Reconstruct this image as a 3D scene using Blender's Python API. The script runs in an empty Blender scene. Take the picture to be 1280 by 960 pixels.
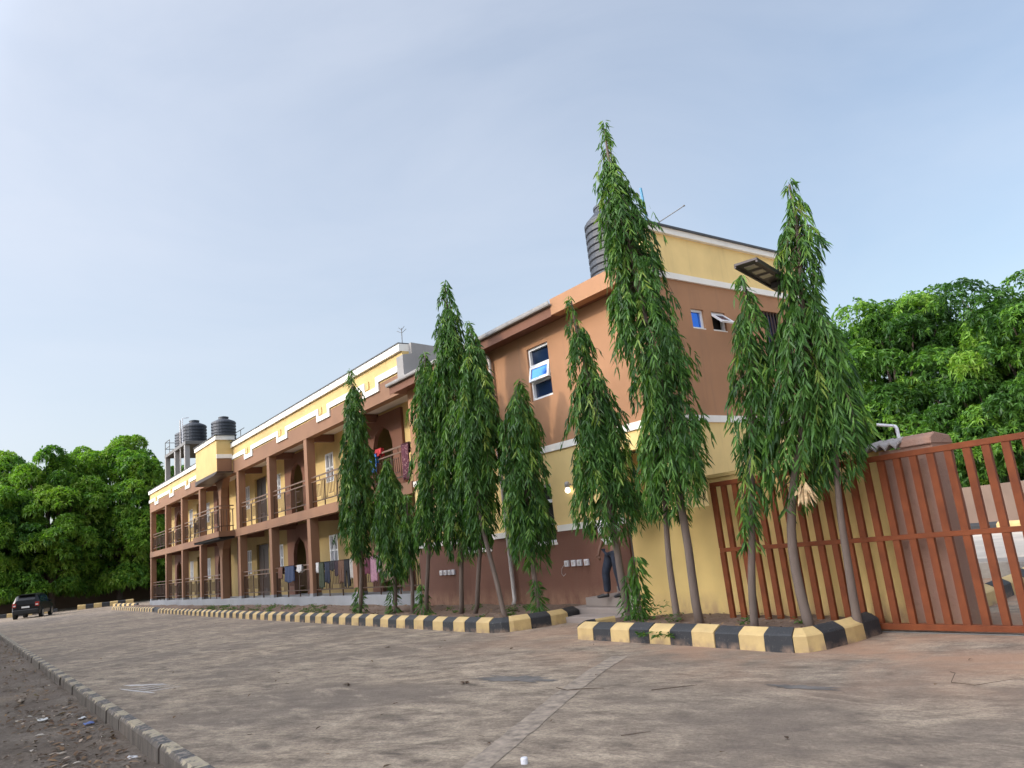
import bpy, bmesh, math, random
import numpy as np
from mathutils import Vector, Matrix
from mathutils import noise as mn

rng = np.random.default_rng(7)
random.seed(7)
S = bpy.context.scene
COL = S.collection
R = math.radians

# ------------------------------------------------------------------ camera
CAM_H = 1.5
right = Vector((0.577082, 0.810069, -0.103754))
up = Vector((0.230381, -0.039588, 0.972295))
fwd = Vector((-0.783518, 0.584997, 0.209470))
cam = bpy.data.cameras.new('camera')
cam.sensor_width = 36.0
cam.lens = 26.469
cam.clip_start = 0.05
cam.clip_end = 2000
camo = bpy.data.objects.new('camera', cam)
COL.objects.link(camo)
mw = Matrix.Identity(4)
for i in range(3):
    mw[i][0] = right[i]; mw[i][1] = up[i]; mw[i][2] = -fwd[i]
mw[2][3] = CAM_H
camo.matrix_world = mw
S.camera = camo

# ------------------------------------------------------------------ light
SUN_TRAVEL = Vector((0.30, 1.0, -0.60)).normalized()
SUN_EL = math.asin(-SUN_TRAVEL.z)
sd = -SUN_TRAVEL                                       # direction towards the sun
SUN_ROT = math.atan2(sd.x, sd.y)
W = bpy.data.worlds.new('World'); S.world = W
W.use_nodes = True
nt = W.node_tree; nt.nodes.clear()
def N(t, **kw):
    n = nt.nodes.new(t)
    for k, v in kw.items(): setattr(n, k, v)
    return n
out = N('ShaderNodeOutputWorld'); bg = N('ShaderNodeBackground')
sky = N('ShaderNodeTexSky', sky_type='NISHITA')
sky.sun_disc = False; sky.sun_elevation = SUN_EL; sky.sun_rotation = SUN_ROT
sky.air_density = 1.3; sky.dust_density = 3.0; sky.ozone_density = 1.6; sky.altitude = 100
tc = N('ShaderNodeTexCoord')
mp = N('ShaderNodeMapping'); mp.inputs['Scale'].default_value = (1.0, 1.0, 2.6); mp.inputs['Rotation'].default_value = (0.3, 0.2, 0.5)
nz = N('ShaderNodeTexNoise'); nz.inputs['Scale'].default_value = 1.7; nz.inputs['Detail'].default_value = 6; nz.inputs['Roughness'].default_value = 0.55; nz.inputs['Distortion'].default_value = 0.6
rmp = N('ShaderNodeMapRange'); rmp.inputs['From Min'].default_value = 0.35; rmp.inputs['From Max'].default_value = 0.72
rmp.inputs['To Min'].default_value = -0.07; rmp.inputs['To Max'].default_value = 0.13
nt.links.new(tc.outputs['Generated'], mp.inputs['Vector']); nt.links.new(mp.outputs[0], nz.inputs['Vector'])
nt.links.new(nz.outputs['Fac'], rmp.inputs['Value'])
# thin high haze over the blue, thicker and brighter towards the sun and near the horizon
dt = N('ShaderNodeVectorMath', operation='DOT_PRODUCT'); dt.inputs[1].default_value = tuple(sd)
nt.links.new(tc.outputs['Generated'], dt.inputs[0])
hz_ = N('ShaderNodeMapRange'); hz_.inputs['From Min'].default_value = -0.45; hz_.inputs['From Max'].default_value = 0.5
hz_.inputs['To Min'].default_value = 0.25; hz_.inputs['To Max'].default_value = 0.66
nt.links.new(dt.outputs['Value'], hz_.inputs['Value'])
hs = N('ShaderNodeMath', operation='ADD', use_clamp=True); nt.links.new(hz_.outputs[0], hs.inputs[0]); nt.links.new(rmp.outputs[0], hs.inputs[1])
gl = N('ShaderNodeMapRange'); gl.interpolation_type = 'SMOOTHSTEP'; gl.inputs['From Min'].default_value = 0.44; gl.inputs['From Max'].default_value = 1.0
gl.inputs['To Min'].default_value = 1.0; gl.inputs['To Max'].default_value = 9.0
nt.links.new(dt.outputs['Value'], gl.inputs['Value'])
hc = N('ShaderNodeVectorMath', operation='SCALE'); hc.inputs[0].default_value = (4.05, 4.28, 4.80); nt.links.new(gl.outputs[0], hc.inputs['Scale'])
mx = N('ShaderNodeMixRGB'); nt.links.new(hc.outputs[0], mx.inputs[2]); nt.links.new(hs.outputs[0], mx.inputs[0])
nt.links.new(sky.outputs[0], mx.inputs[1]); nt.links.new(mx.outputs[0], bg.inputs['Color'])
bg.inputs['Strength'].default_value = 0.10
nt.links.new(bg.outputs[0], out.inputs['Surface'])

sun = bpy.data.lights.new('sun', 'SUN'); sun.energy = 1.05; sun.angle = R(2.5); sun.color = (1.0, 0.87, 0.68)
suno = bpy.data.objects.new('sun', sun); COL.objects.link(suno)
suno.rotation_euler = SUN_TRAVEL.to_track_quat('-Z', 'Y').to_euler()
S.view_settings.view_transform = 'Standard'; S.view_settings.look = 'None'
S.view_settings.exposure = 1.08; S.view_settings.gamma = 1.0; S.view_settings.use_curve_mapping = False

# ------------------------------------------------------------------ materials
def newmat(name):
    m = bpy.data.materials.new(name); m.use_nodes = True
    t = m.node_tree; b = t.nodes['Principled BSDF']
    return m, t, b
def nd(t, typ, **kw):
    n = t.nodes.new(typ)
    for k, v in kw.items(): setattr(n, k, v)
    return n
def c4(c): return (c[0], c[1], c[2], 1)
def ramp(t, fac, stops):
    r = nd(t, 'ShaderNodeValToRGB')
    e = r.color_ramp.elements
    while len(e) < len(stops): e.new(0.5)
    for k, (p, c) in enumerate(stops):
        e[k].position = p; e[k].color = c4(c) if len(c) == 3 else c
    t.links.new(fac, r.inputs[0])
    return r.outputs[0]
def noise(t, vec, scale, detail=4, rough=0.55, dist=0.0):
    n = nd(t, 'ShaderNodeTexNoise')
    n.inputs['Scale'].default_value = scale; n.inputs['Detail'].default_value = detail
    n.inputs['Roughness'].default_value = rough; n.inputs['Distortion'].default_value = dist
    t.links.new(vec, n.inputs['Vector'])
    return n.outputs['Fac']
def mapping(t, vec, scale=(1, 1, 1), rot=(0, 0, 0)):
    m = nd(t, 'ShaderNodeMapping'); m.inputs['Scale'].default_value = scale; m.inputs['Rotation'].default_value = rot
    t.links.new(vec, m.inputs['Vector']); return m.outputs[0]
def mixc(t, fac, a, b, mode='MIX'):
    m = nd(t, 'ShaderNodeMixRGB', blend_type=mode)
    for s, v in ((0, fac), (1, a), (2, b)):
        if isinstance(v, (int, float)): m.inputs[s].default_value = v
        elif isinstance(v, tuple): m.inputs[s].default_value = c4(v)
        else: t.links.new(v, m.inputs[s])
    return m.outputs[0]
def bumpn(t, h, b, strength=0.3, dist=0.01):
    n = nd(t, 'ShaderNodeBump'); n.inputs['Strength'].default_value = strength; n.inputs['Distance'].default_value = dist
    t.links.new(h, n.inputs['Height']); t.links.new(n.outputs[0], b.inputs['Normal'])
def wpos(t): return nd(t, 'ShaderNodeNewGeometry').outputs['Position']
def maprange(t, v, a, b, c=0.0, d=1.0):
    m = nd(t, 'ShaderNodeMapRange'); m.inputs['From Min'].default_value = a; m.inputs['From Max'].default_value = b
    m.inputs['To Min'].default_value = c; m.inputs['To Max'].default_value = d
    t.links.new(v, m.inputs['Value']); return m.outputs[0]
def scale_c(c, k): return tuple(min(1, x*k) for x in c)

def plaster(name, c, var=0.16, rough=0.85, bscale=60, bstr=0.25, streak=0.25, dirt=(0.16, 0.11, 0.08), stucco=0.0, splash=None):
    m, t, b = newmat(name); p = wpos(t)
    big = noise(t, p, 0.7, 5)
    base = ramp(t, big, [(0.3, scale_c(c, 1-var)), (0.7, scale_c(c, 1+var*0.6))])
    st = noise(t, mapping(t, p, (3.0, 3.0, 0.22)), 1.6, 5, 0.6)          # rain streaks run down the wall
    sf = maprange(t, st, 0.55, 0.85, 0.0, streak)
    base = mixc(t, sf, base, dirt)
    sp = noise(t, p, 9.0, 6, 0.7)
    base = mixc(t, maprange(t, sp, 0.62, 0.8, 0, streak*0.8), base, scale_c(c, 0.6))
    if splash:
        z = nd(t, 'ShaderNodeSeparateXYZ'); t.links.new(p, z.inputs[0])
        sm = nd(t, 'ShaderNodeMath', operation='MULTIPLY')
        t.links.new(maprange(t, z.outputs[2], 0.05, splash, 1.0, 0.0), sm.inputs[0]); t.links.new(maprange(t, noise(t, mapping(t, p, (1, 1, 0.5)), 4.0, 7, 0.7), 0.36, 0.62, 0.0, 1.0), sm.inputs[1])
        base = mixc(t, sm.outputs[0], base, (0.33, 0.19, 0.115))
    t.links.new(base, b.inputs['Base Color']); b.inputs['Roughness'].default_value = rough
    h = noise(t, p, bscale, 3, 0.6)
    if stucco:
        h2 = noise(t, p, 14, 4, 0.6)
        h = nd(t, 'ShaderNodeMath', operation='ADD'); 
        t.links.new(noise(t, p, bscale, 3, 0.6), h.inputs[0]); t.links.new(h2, h.inputs[1]); h = h.outputs[0]
    bumpn(t, h, b, bstr, 0.012)
    return m
def simple(name, c, rough=0.6, metal=0.0, var=0.12, nscale=6, bump=0.1, spec=None):
    m, t, b = newmat(name); p = wpos(t)
    n = noise(t, p, nscale, 5, 0.6)
    t.links.new(ramp(t, n, [(0.3, scale_c(c, 1-var)), (0.7, scale_c(c, 1+var))]), b.inputs['Base Color'])
    b.inputs['Roughness'].default_value = rough; b.inputs['Metallic'].default_value = metal
    if spec is not None: b.inputs['Specular IOR Level'].default_value = spec
    if bump: bumpn(t, noise(t, p, nscale*8, 3), b, bump, 0.004)
    return m

M = {}
M['orange'] = plaster('brown_orange_paint', (0.375, 0.192, 0.098), streak=0.42)
M['column'] = plaster('column_brown_paint', (0.255, 0.132, 0.074), streak=0.25)
M['dado'] = plaster('dark_brown_paint', (0.165, 0.073, 0.047), splash=0.55, streak=0.3, bscale=35, bstr=0.5, stucco=1)
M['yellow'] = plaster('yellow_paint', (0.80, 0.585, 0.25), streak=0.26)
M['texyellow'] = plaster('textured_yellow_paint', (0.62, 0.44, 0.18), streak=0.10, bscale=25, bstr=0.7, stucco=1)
M['shadeyellow'] = plaster('shaded_yellow_paint', (0.31, 0.22, 0.088), streak=0.2)  # wall yellow darkened, with the verandah's shade put into the colour
M['white'] = plaster('white_trim_paint', (0.80, 0.765, 0.70), var=0.08, streak=0.18, dirt=(0.35, 0.3, 0.26))
M['ceiling'] = plaster('ceiling_white', (0.66, 0.60, 0.52), var=0.08, streak=0.05)
M['grey'] = plaster('grey_render', (0.29, 0.275, 0.265), streak=0.2, dirt=(0.14, 0.13, 0.12))
M['plinth'] = plaster('grey_plinth_cement', (0.25, 0.25, 0.255), streak=0.3)
M['wallyellow'] = plaster('boundary_wall_yellow', (0.68, 0.475, 0.175), splash=0.5, streak=0.28, dirt=(0.25, 0.15, 0.08))
M['pier'] = plaster('pier_brown_render', (0.30, 0.17, 0.12), splash=0.4, streak=0.6, bscale=22, bstr=0.8, stucco=1, dirt=(0.22, 0.18, 0.16))
M['farwall'] = plaster('far_wall_brown', (0.155, 0.105, 0.078), streak=0.3, stucco=1)
M['steps'] = plaster('step_concrete', (0.27, 0.22, 0.19), streak=0.3)
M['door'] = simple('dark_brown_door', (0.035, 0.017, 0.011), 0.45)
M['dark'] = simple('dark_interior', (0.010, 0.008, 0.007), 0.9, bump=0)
M['frame'] = simple('white_window_frame', (0.74, 0.74, 0.75), 0.4, var=0.05, bump=0)
M['rail'] = simple('dark_bronze_steel', (0.075, 0.040, 0.024), 0.5, 0.3)
M['railtop'] = simple('worn_bronze_steel', (0.20, 0.12, 0.08), 0.4, 0.4)
M['gutter'] = simple('pale_grey_gutter', (0.30, 0.285, 0.275), 0.5, var=0.2, bump=0.05)
M['pipe'] = simple('grey_white_pipe', (0.50, 0.45, 0.42), 0.5)
M['roofsheet'] = simple('dark_roof_sheet', (0.07, 0.07, 0.075), 0.5, 0.3)
M['tank'] = simple('black_plastic_tank', (0.020, 0.024, 0.033), 0.5, var=0.2, nscale=3, spec=0.6)
M['steel'] = simple('weathered_steel', (0.16, 0.15, 0.14), 0.6, 0.5)
M['lampbody'] = simple('lamp_dark_grey', (0.055, 0.045, 0.045), 0.5, 0.2)
M['led'] = simple('led_strip_glass', (0.30, 0.27, 0.22), 0.3, bump=0)
M['asphaltblack'] = None
M['twig'] = simple('brown_twig', (0.07, 0.045, 0.03), 0.9)
M['bark'] = plaster('grey_brown_bark', (0.145, 0.105, 0.082), var=0.35, bscale=70, bstr=0.8, streak=0.35, dirt=(0.08, 0.06, 0.05))
M['bluepipe'] = simple('blue_pipe', (0.05, 0.22, 0.36), 0.5)
M['socket'] = simple('white_socket_plastic', (0.66, 0.64, 0.66), 0.4, var=0.04, bump=0)
M['black'] = simple('black_trim', (0.012, 0.012, 0.013), 0.5)
M['rubber'] = simple('tyre_rubber', (0.018, 0.018, 0.018), 0.8)
M['carpaint'] = simple('dark_grey_car_paint', (0.012, 0.012, 0.014), 0.3, 0.5, var=0.1, bump=0, spec=0.7)
M['alloy'] = simple('alloy_rim', (0.4, 0.4, 0.4), 0.3, 0.8, bump=0)
M['redlens'] = simple('red_lens', (0.35, 0.03, 0.02), 0.2, bump=0)
M['whitelens'] = simple('white_lens', (0.75, 0.75, 0.75), 0.2, bump=0)
M['roofgrey'] = simple('grey_roof_tile', (0.33, 0.29, 0.27), 0.8, var=0.3, nscale=12)
M['skin'] = simple('brown_skin', (0.16, 0.075, 0.045), 0.5, var=0.05, bump=0)
M['shirt'] = simple('white_shirt_cotton', (0.68, 0.65, 0.66), 0.85, var=0.06, nscale=20)
M['jeans'] = simple('dark_blue_denim', (0.014, 0.019, 0.034), 0.85, var=0.45, nscale=7, bump=0.3)
M['shoe'] = simple('black_leather', (0.012, 0.011, 0.012), 0.4)
M['hair'] = simple('black_hair', (0.01, 0.009, 0.008), 0.8)
M['straw'] = simple('dry_straw_leaf', (0.52, 0.36, 0.19), 0.8, var=0.35, nscale=30)

def glass(name, c, rough=0.07, metal=0.0):
    m, t, b = newmat(name); p = wpos(t)
    b.inputs['Base Color'].default_value = c4(c); b.inputs['Roughness'].default_value = rough; b.inputs['Metallic'].default_value = metal
    b.inputs['Specular IOR Level'].default_value = 0.7
    bumpn(t, noise(t, p, 3.0, 2), b, 0.06, 0.02)
    return m
M['glass'] = glass('dark_blue_glass', (0.010, 0.022, 0.060))
M['blueglass'] = glass('blue_mirror_glass', (0.035, 0.17, 0.62), 0.12, 0.75)

def paint_kerb(name, c, chip):
    m, t, b = newmat(name); p = wpos(t)
    n = noise(t, p, 2.5, 6, 0.65); n2 = noise(t, p, 28, 5, 0.7)
    base = ramp(t, n, [(0.3, scale_c(c, 0.8)), (0.7, scale_c(c, 1.15))])
    base = mixc(t, maprange(t, n2, 0.60, 0.72, 0, chip), base, (0.30, 0.25, 0.21))
    z = nd(t, 'ShaderNodeSeparateXYZ'); t.links.new(p, z.inputs[0])
    mud = nd(t, 'ShaderNodeMath', operation='MULTIPLY')
    t.links.new(maprange(t, z.outputs[2], 0.0, 0.09, 1.0, 0.0), mud.inputs[0]); t.links.new(maprange(t, noise(t, p, 7, 5), 0.4, 0.65, 0, 0.9), mud.inputs[1])
    base = mixc(t, mud.outputs[0], base, (0.26, 0.17, 0.115))
    t.links.new(base, b.inputs['Base Color']); b.inputs['Roughness'].default_value = 0.7
    bumpn(t, noise(t, p, 40, 4), b, 0.45, 0.01)
    return m
M['kblack'] = paint_kerb('kerb_black_paint', (0.022, 0.022, 0.024), 0.35)
M['kyellow'] = paint_kerb('kerb_yellow_paint', (0.50, 0.345, 0.145), 0.30)

def gate_mat():
    m, t, b = newmat('red_oxide_paint'); p = wpos(t)
    n = noise(t, p, 5, 6, 0.6); n2 = noise(t, p, 45, 5, 0.75)
    base = ramp(t, n, [(0.3, (0.125, 0.034, 0.013)), (0.7, (0.195, 0.053, 0.018))])
    base = mixc(t, maprange(t, n2, 0.66, 0.74, 0, 0.6), base, (0.36, 0.20, 0.13))
    t.links.new(base, b.inputs['Base Color']); b.inputs['Roughness'].default_value = 0.6; b.inputs['Specular IOR Level'].default_value = 0.2
    bumpn(t, n2, b, 0.2, 0.004)
    return m
M['gate'] = gate_mat()

def road_mat(name, base_k=1.0, dusty=True):
    def scale_c(c, k): return (min(1, c[0]*k*1.05), min(1, c[1]*k*0.975), min(1, c[2]*k*0.84))
    m, t, b = newmat(name); p = wpos(t)
    sx = nd(t, 'ShaderNodeSeparateXYZ'); t.links.new(p, sx.inputs[0])
    stL = noise(t, mapping(t, mapping(t, p, rot=(0, 0, R(-30))), (0.8, 9.0, 1)), 3.0, 9, 0.74, 0.15)
    stR = noise(t, mapping(t, mapping(t, p, rot=(0, 0, R(-4))), (0.8, 10.0, 1)), 3.0, 9, 0.74, 0.15)
    side = nd(t, 'ShaderNodeMath', operation='ADD')
    t.links.new(sx.outputs[0], side.inputs[0]); t.links.new(maprange(t, sx.outputs[1], 3.0, 7.0, 0.0, 2.6), side.inputs[1])
    st = mixc(t, maprange(t, side.outputs[0], -5.2, -4.8), stL, stR)
    big = noise(t, p, 0.30, 7, 0.65, 0.5)
    mott = noise(t, mapping(t, mapping(t, p, rot=(0, 0, R(-27))), (0.85, 1.45, 1)), 2.3, 13, 0.78, 0.2)
    fine = noise(t, p, 30, 6, 0.75)
    med = noise(t, mapping(t, p, (0.45, 1.7, 1), (0, 0, R(-25))), 1.3, 8, 0.70, 0.35)
    base = ramp(t, mott, [(0.37, scale_c((0.095, 0.075, 0.062), base_k)), (0.46, scale_c((0.215, 0.175, 0.146), base_k)), (0.54, scale_c((0.315, 0.262, 0.218), base_k)), (0.65, scale_c((0.47, 0.40, 0.335), base_k))])
    base = mixc(t, maprange(t, st, 0.47, 0.34, 0.0, 0.60), base, scale_c((0.105, 0.085, 0.072), base_k))
    base = mixc(t, maprange(t, st, 0.56, 0.70, 0.0, 0.45), base, scale_c((0.38, 0.33, 0.285), base_k))
    base = mixc(t, maprange(t, big, 0.40, 0.54, 0.72, 0.0), base, scale_c((0.135, 0.110, 0.098), base_k))
    base = mixc(t, maprange(t, med, 0.56, 0.68, 0, 0.65), base, scale_c((0.46, 0.39, 0.325), base_k))
    base = mixc(t, maprange(t, med, 0.26, 0.40, 0.75, 0), base, scale_c((0.10, 0.082, 0.078), base_k))
    base = mixc(t, maprange(t, fine, 0.34, 0.56, 0.60, 0.0), base, scale_c((0.09, 0.072, 0.062), base_k))
    if dusty:
        # red laterite washed out in front of the kerb
        dn = noise(t, p, 0.8, 5, 0.6, 0.5)
        near = nd(t, 'ShaderNodeMath', operation='MULTIPLY')
        t.links.new(maprange(t, sx.outputs[1], 5.6, 7.9, 0.0, 1.0), near.inputs[0]); t.links.new(maprange(t, sx.outputs[0], -13.5, -8.0, 0.0, 1.0), near.inputs[1])
        d2 = nd(t, 'ShaderNodeMath', operation='MULTIPLY'); t.links.new(near.outputs[0], d2.inputs[0]); t.links.new(maprange(t, dn, 0.36, 0.60, 0, 0.85), d2.inputs[1])
        base = mixc(t, d2.outputs[0], base, (0.33, 0.19, 0.115))
    t.links.new(base, b.inputs['Base Color']); b.inputs['Roughness'].default_value = 0.86
    hh = nd(t, 'ShaderNodeMath', operation='MULTIPLY_ADD'); t.links.new(fine, hh.inputs[0]); hh.inputs[1].default_value = 0.5; t.links.new(mott, hh.inputs[2])
    bumpn(t, hh.outputs[0], b, 0.8, 0.03)
    return m
M['road'] = road_mat('swept_concrete', 1.0)
M['strip'] = simple('smooth_grey_concrete', (0.245, 0.192, 0.146), 0.85, var=0.5, nscale=9, bump=0.6)
M['yard'] = plaster('pale_yard_concrete', (0.52, 0.45, 0.375), streak=0.2)
M['stain'] = simple('dark_damp_concrete', (0.125, 0.11, 0.098), 0.8, var=0.35, nscale=4, bump=0.4)
M['whitemark'] = simple('white_spilt_paint', (0.45, 0.42, 0.40), 0.8, var=0.3, nscale=18)

def soil_mat(name, c1, c2, c3):
    m, t, b = newmat(name); p = wpos(t)
    n = noise(t, p, 1.1, 7, 0.65, 0.4); f = noise(t, p, 26, 6, 0.7)
    base = ramp(t, n, [(0.3, c1), (0.5, c2), (0.7, c3)])
    base = mixc(t, maprange(t, f, 0.38, 0.62, 0.6, 0.0), base, scale_c(c1, 0.55))
    t.links.new(base, b.inputs['Base Color']); b.inputs['Roughness'].default_value = 0.95
    bumpn(t, f, b, 0.9, 0.04)
    return m
M['dirt'] = soil_mat('dirt_ground', (0.115, 0.083, 0.060), (0.18, 0.138, 0.105), (0.25, 0.20, 0.158))
M['soil'] = soil_mat('reddish_soil', (0.13, 0.08, 0.052), (0.20, 0.13, 0.09), (0.27, 0.19, 0.135))

def leaf_mat(name, stops, rough=0.42, transl=0.35):
    m, t, b = newmat(name)
    a = nd(t, 'ShaderNodeAttribute', attribute_name='tone')
    colr = ramp(t, a.outputs['Fac'], stops)
    t.links.new(colr, b.inputs['Base Color']); b.inputs['Roughness'].default_value = rough
    b.inputs['Specular IOR Level'].default_value = 0.22
    tr = nd(t, 'ShaderNodeBsdfTranslucent')
    t.links.new(mixc(t, 1.0, colr, (1.25, 1.5, 0.45), 'MULTIPLY'), tr.inputs['Color'])
    mxs = nd(t, 'ShaderNodeMixShader'); mxs.inputs[0].default_value = transl
    t.links.new(b.outputs[0], mxs.inputs[1]); t.links.new(tr.outputs[0], mxs.inputs[2])
    t.links.new(mxs.outputs[0], t.nodes['Material Output'].inputs['Surface'])
    return m
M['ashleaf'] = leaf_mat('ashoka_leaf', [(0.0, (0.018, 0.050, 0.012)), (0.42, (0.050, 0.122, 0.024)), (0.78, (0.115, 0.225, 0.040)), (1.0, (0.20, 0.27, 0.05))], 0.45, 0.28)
M['mangoleaf'] = leaf_mat('mango_leaf', [(0.0, (0.024, 0.066, 0.015)), (0.40, (0.072, 0.168, 0.026)), (0.72, (0.170, 0.31, 0.040)), (1.0, (0.20, 0.29, 0.045))], 0.42)
M['weed'] = leaf_mat('weed_leaf', [(0.0, (0.03, 0.075, 0.02)), (0.7, (0.07, 0.14, 0.03)), (1.0, (0.16, 0.18, 0.05))], 0.5)
M['litter'] = leaf_mat('dry_leaf_litter', [(0.0, (0.05, 0.03, 0.02)), (0.5, (0.14, 0.08, 0.045)), (0.85, (0.28, 0.17, 0.09)), (1.0, (0.5, 0.46, 0.42))], 0.8, 0.1)

def lit_bulb():
    m, t, b = newmat('lit_bulb')
    b.inputs['Base Color'].default_value = (0.9, 0.9, 0.85, 1)
    b.inputs['Emission Color'].default_value = (1.0, 0.93, 0.82, 1); b.inputs['Emission Strength'].default_value = 2.5
    return m
M['bulb'] = lit_bulb()
def cloth(name, c, pat=None):
    m, t, b = newmat(name); p = wpos(t)
    n = noise(t, p, 18, 4)
    base = ramp(t, n, [(0.3, scale_c(c, 0.8)), (0.7, scale_c(c, 1.15))])
    if pat:
        v = nd(t, 'ShaderNodeTexVoronoi'); v.inputs['Scale'].default_value = 14; t.links.new(p, v.inputs['Vector'])
        base = mixc(t, maprange(t, v.outputs['Distance'], 0.25, 0.35, 1, 0), base, pat)
    t.links.new(base, b.inputs['Base Color']); b.inputs['Roughness'].default_value = 0.9
    return m

# ------------------------------------------------------------------ mesh helpers
class MB:
    def __init__(s): s.v = []; s.f = []
    def add(s, vs, fs):
        o = len(s.v); s.v += [tuple(v) for v in vs]; s.f += [tuple(i+o for i in f) for f in fs]; return s
    def box(s, x0, x1, y0, y1, z0, z1):
        x0, x1 = sorted((x0, x1)); y0, y1 = sorted((y0, y1)); z0, z1 = sorted((z0, z1))
        return s.add([(x0,y0,z0),(x1,y0,z0),(x1,y1,z0),(x0,y1,z0),(x0,y0,z1),(x1,y0,z1),(x1,y1,z1),(x0,y1,z1)],
                     [(0,3,2,1),(4,5,6,7),(0,1,5,4),(1,2,6,5),(2,3,7,6),(3,0,4,7)])
    def prism(s, poly, axis, a0, a1):
        n = len(poly)
        def P(u, v, a): return {'x': (a, u, v), 'y': (u, a, v), 'z': (u, v, a)}[axis]
        vs = [P(u, v, a0) for u, v in poly] + [P(u, v, a1) for u, v in poly]
        return s.add(vs, [tuple(range(n)), tuple(range(2*n-1, n-1, -1))] + [(i, i+n, (i+1) % n+n, (i+1) % n) for i in range(n)])
    def tube(s, pts, rad, n=8):
        pts = [Vector(p) for p in pts]; k = len(pts)
        rad = [rad]*k if isinstance(rad, (int, float)) else rad
        vs = []; prev = None
        for i, p in enumerate(pts):
            d = (pts[min(i+1, k-1)] - pts[max(i-1, 0)]).normalized()
            a = prev if prev is not None else (Vector((0, 0, 1)) if abs(d.z) < 0.9 else Vector((1, 0, 0)))
            u = (a - d*a.dot(d)).normalized(); w = d.cross(u); prev = u
            for j in range(n):
                an = 2*math.pi*j/n
                vs.append(p + (u*math.cos(an) + w*math.sin(an))*rad[i])
        fs = [(i*n+j, i*n+(j+1) % n, (i+1)*n+(j+1) % n, (i+1)*n+j) for i in range(k-1) for j in range(n)]
        fs += [tuple(range(n-1, -1, -1)), tuple((k-1)*n+j for j in range(n))]
        return s.add(vs, fs)
    def lathe(s, c, prof, n=24):
        k = len(prof)
        vs = [(c[0]+r*math.cos(2*math.pi*j/n), c[1]+r*math.sin(2*math.pi*j/n), c[2]+z) for r, z in prof for j in range(n)]
        fs = [(i*n+j, i*n+(j+1) % n, (i+1)*n+(j+1) % n, (i+1)*n+j) for i in range(k-1) for j in range(n)]
        fs += [tuple(range(n-1, -1, -1)), tuple((k-1)*n+j for j in range(n))]
        return s.add(vs, fs)
    def build(s, name, mat, parent=None, smooth=False, kind=None, bevel=0, label=None):
        o0 = root_loc(parent)
        me = bpy.data.meshes.new(name)
        me.from_pydata([(v[0]-o0[0], v[1]-o0[1], v[2]-o0[2]) for v in s.v], [], s.f)
        bm = bmesh.new(); bm.from_mesh(me); bmesh.ops.recalc_face_normals(bm, faces=bm.faces)
        if bevel: bmesh.ops.bevel(bm, geom=list(bm.edges), offset=bevel, segments=1, affect='EDGES')
        bm.to_mesh(me); bm.free()
        if smooth:
            me.polygons.foreach_set('use_smooth', [True]*len(me.polygons))
        return link(name, me, mat, parent, kind, label)
def root_loc(parent):
    loc = Vector((0, 0, 0))
    while parent is not None:
        loc += parent.location; parent = parent.parent
    return loc
def link(name, me, mat, parent=None, kind=None, label=None):
    if mat and not me.materials: me.materials.append(mat)
    o = bpy.data.objects.new(name, me); COL.objects.link(o)
    if parent: o.parent = parent
    if kind: o['kind'] = kind
    if label: o['label'] = label
    return o
def thing(name, label, cat, loc=(0, 0, 0), group=None):
    o = bpy.data.objects.new(name, None); COL.objects.link(o)
    o.location = loc; o.empty_display_size = 0.2
    return tag(o, label, cat, group)
def tag(o, label, cat, group=None):
    o['label'] = label; o['category'] = cat
    if group: o['group'] = group
    return o
def struct(o, label=None):
    o['kind'] = 'structure'
    if label: o['label'] = label
    return o
def inst(src, name, loc, parent, mat=None):
    """another object on the same mesh, moved by loc in its parent"""
    o = src.copy(); o.location = loc; o.parent = parent; COL.objects.link(o); return o

def wall_xz(mb, x0, x1, z0, z1, y0, y1, holes):
    """wall lying in the x-z plane with rectangular holes (xa, xb, za, zb)"""
    xs = sorted({x0, x1, *[min(max(h[i], x0), x1) for h in holes for i in (0, 1)]})
    zs = sorted({z0, z1, *[min(max(h[i], z0), z1) for h in holes for i in (2, 3)]})
    for a, b in zip(xs, xs[1:]):
        run = None
        for c, d in zip(zs, zs[1:]):
            mx_, mz_ = (a+b)/2, (c+d)/2
            if any(h[0] < mx_ < h[1] and h[2] < mz_ < h[3] for h in holes):
                if run: mb.box(a, b, y0, y1, *run); run = None
            else: run = (run[0], d) if run else (c, d)
        if run: mb.box(a, b, y0, y1, *run)
def wall_yz(mb, y0, y1, z0, z1, x0, x1, holes):
    t = MB(); wall_xz(t, y0, y1, z0, z1, x0, x1, holes)
    mb.add([(v[1], v[0], v[2]) for v in t.v], t.f)

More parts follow.
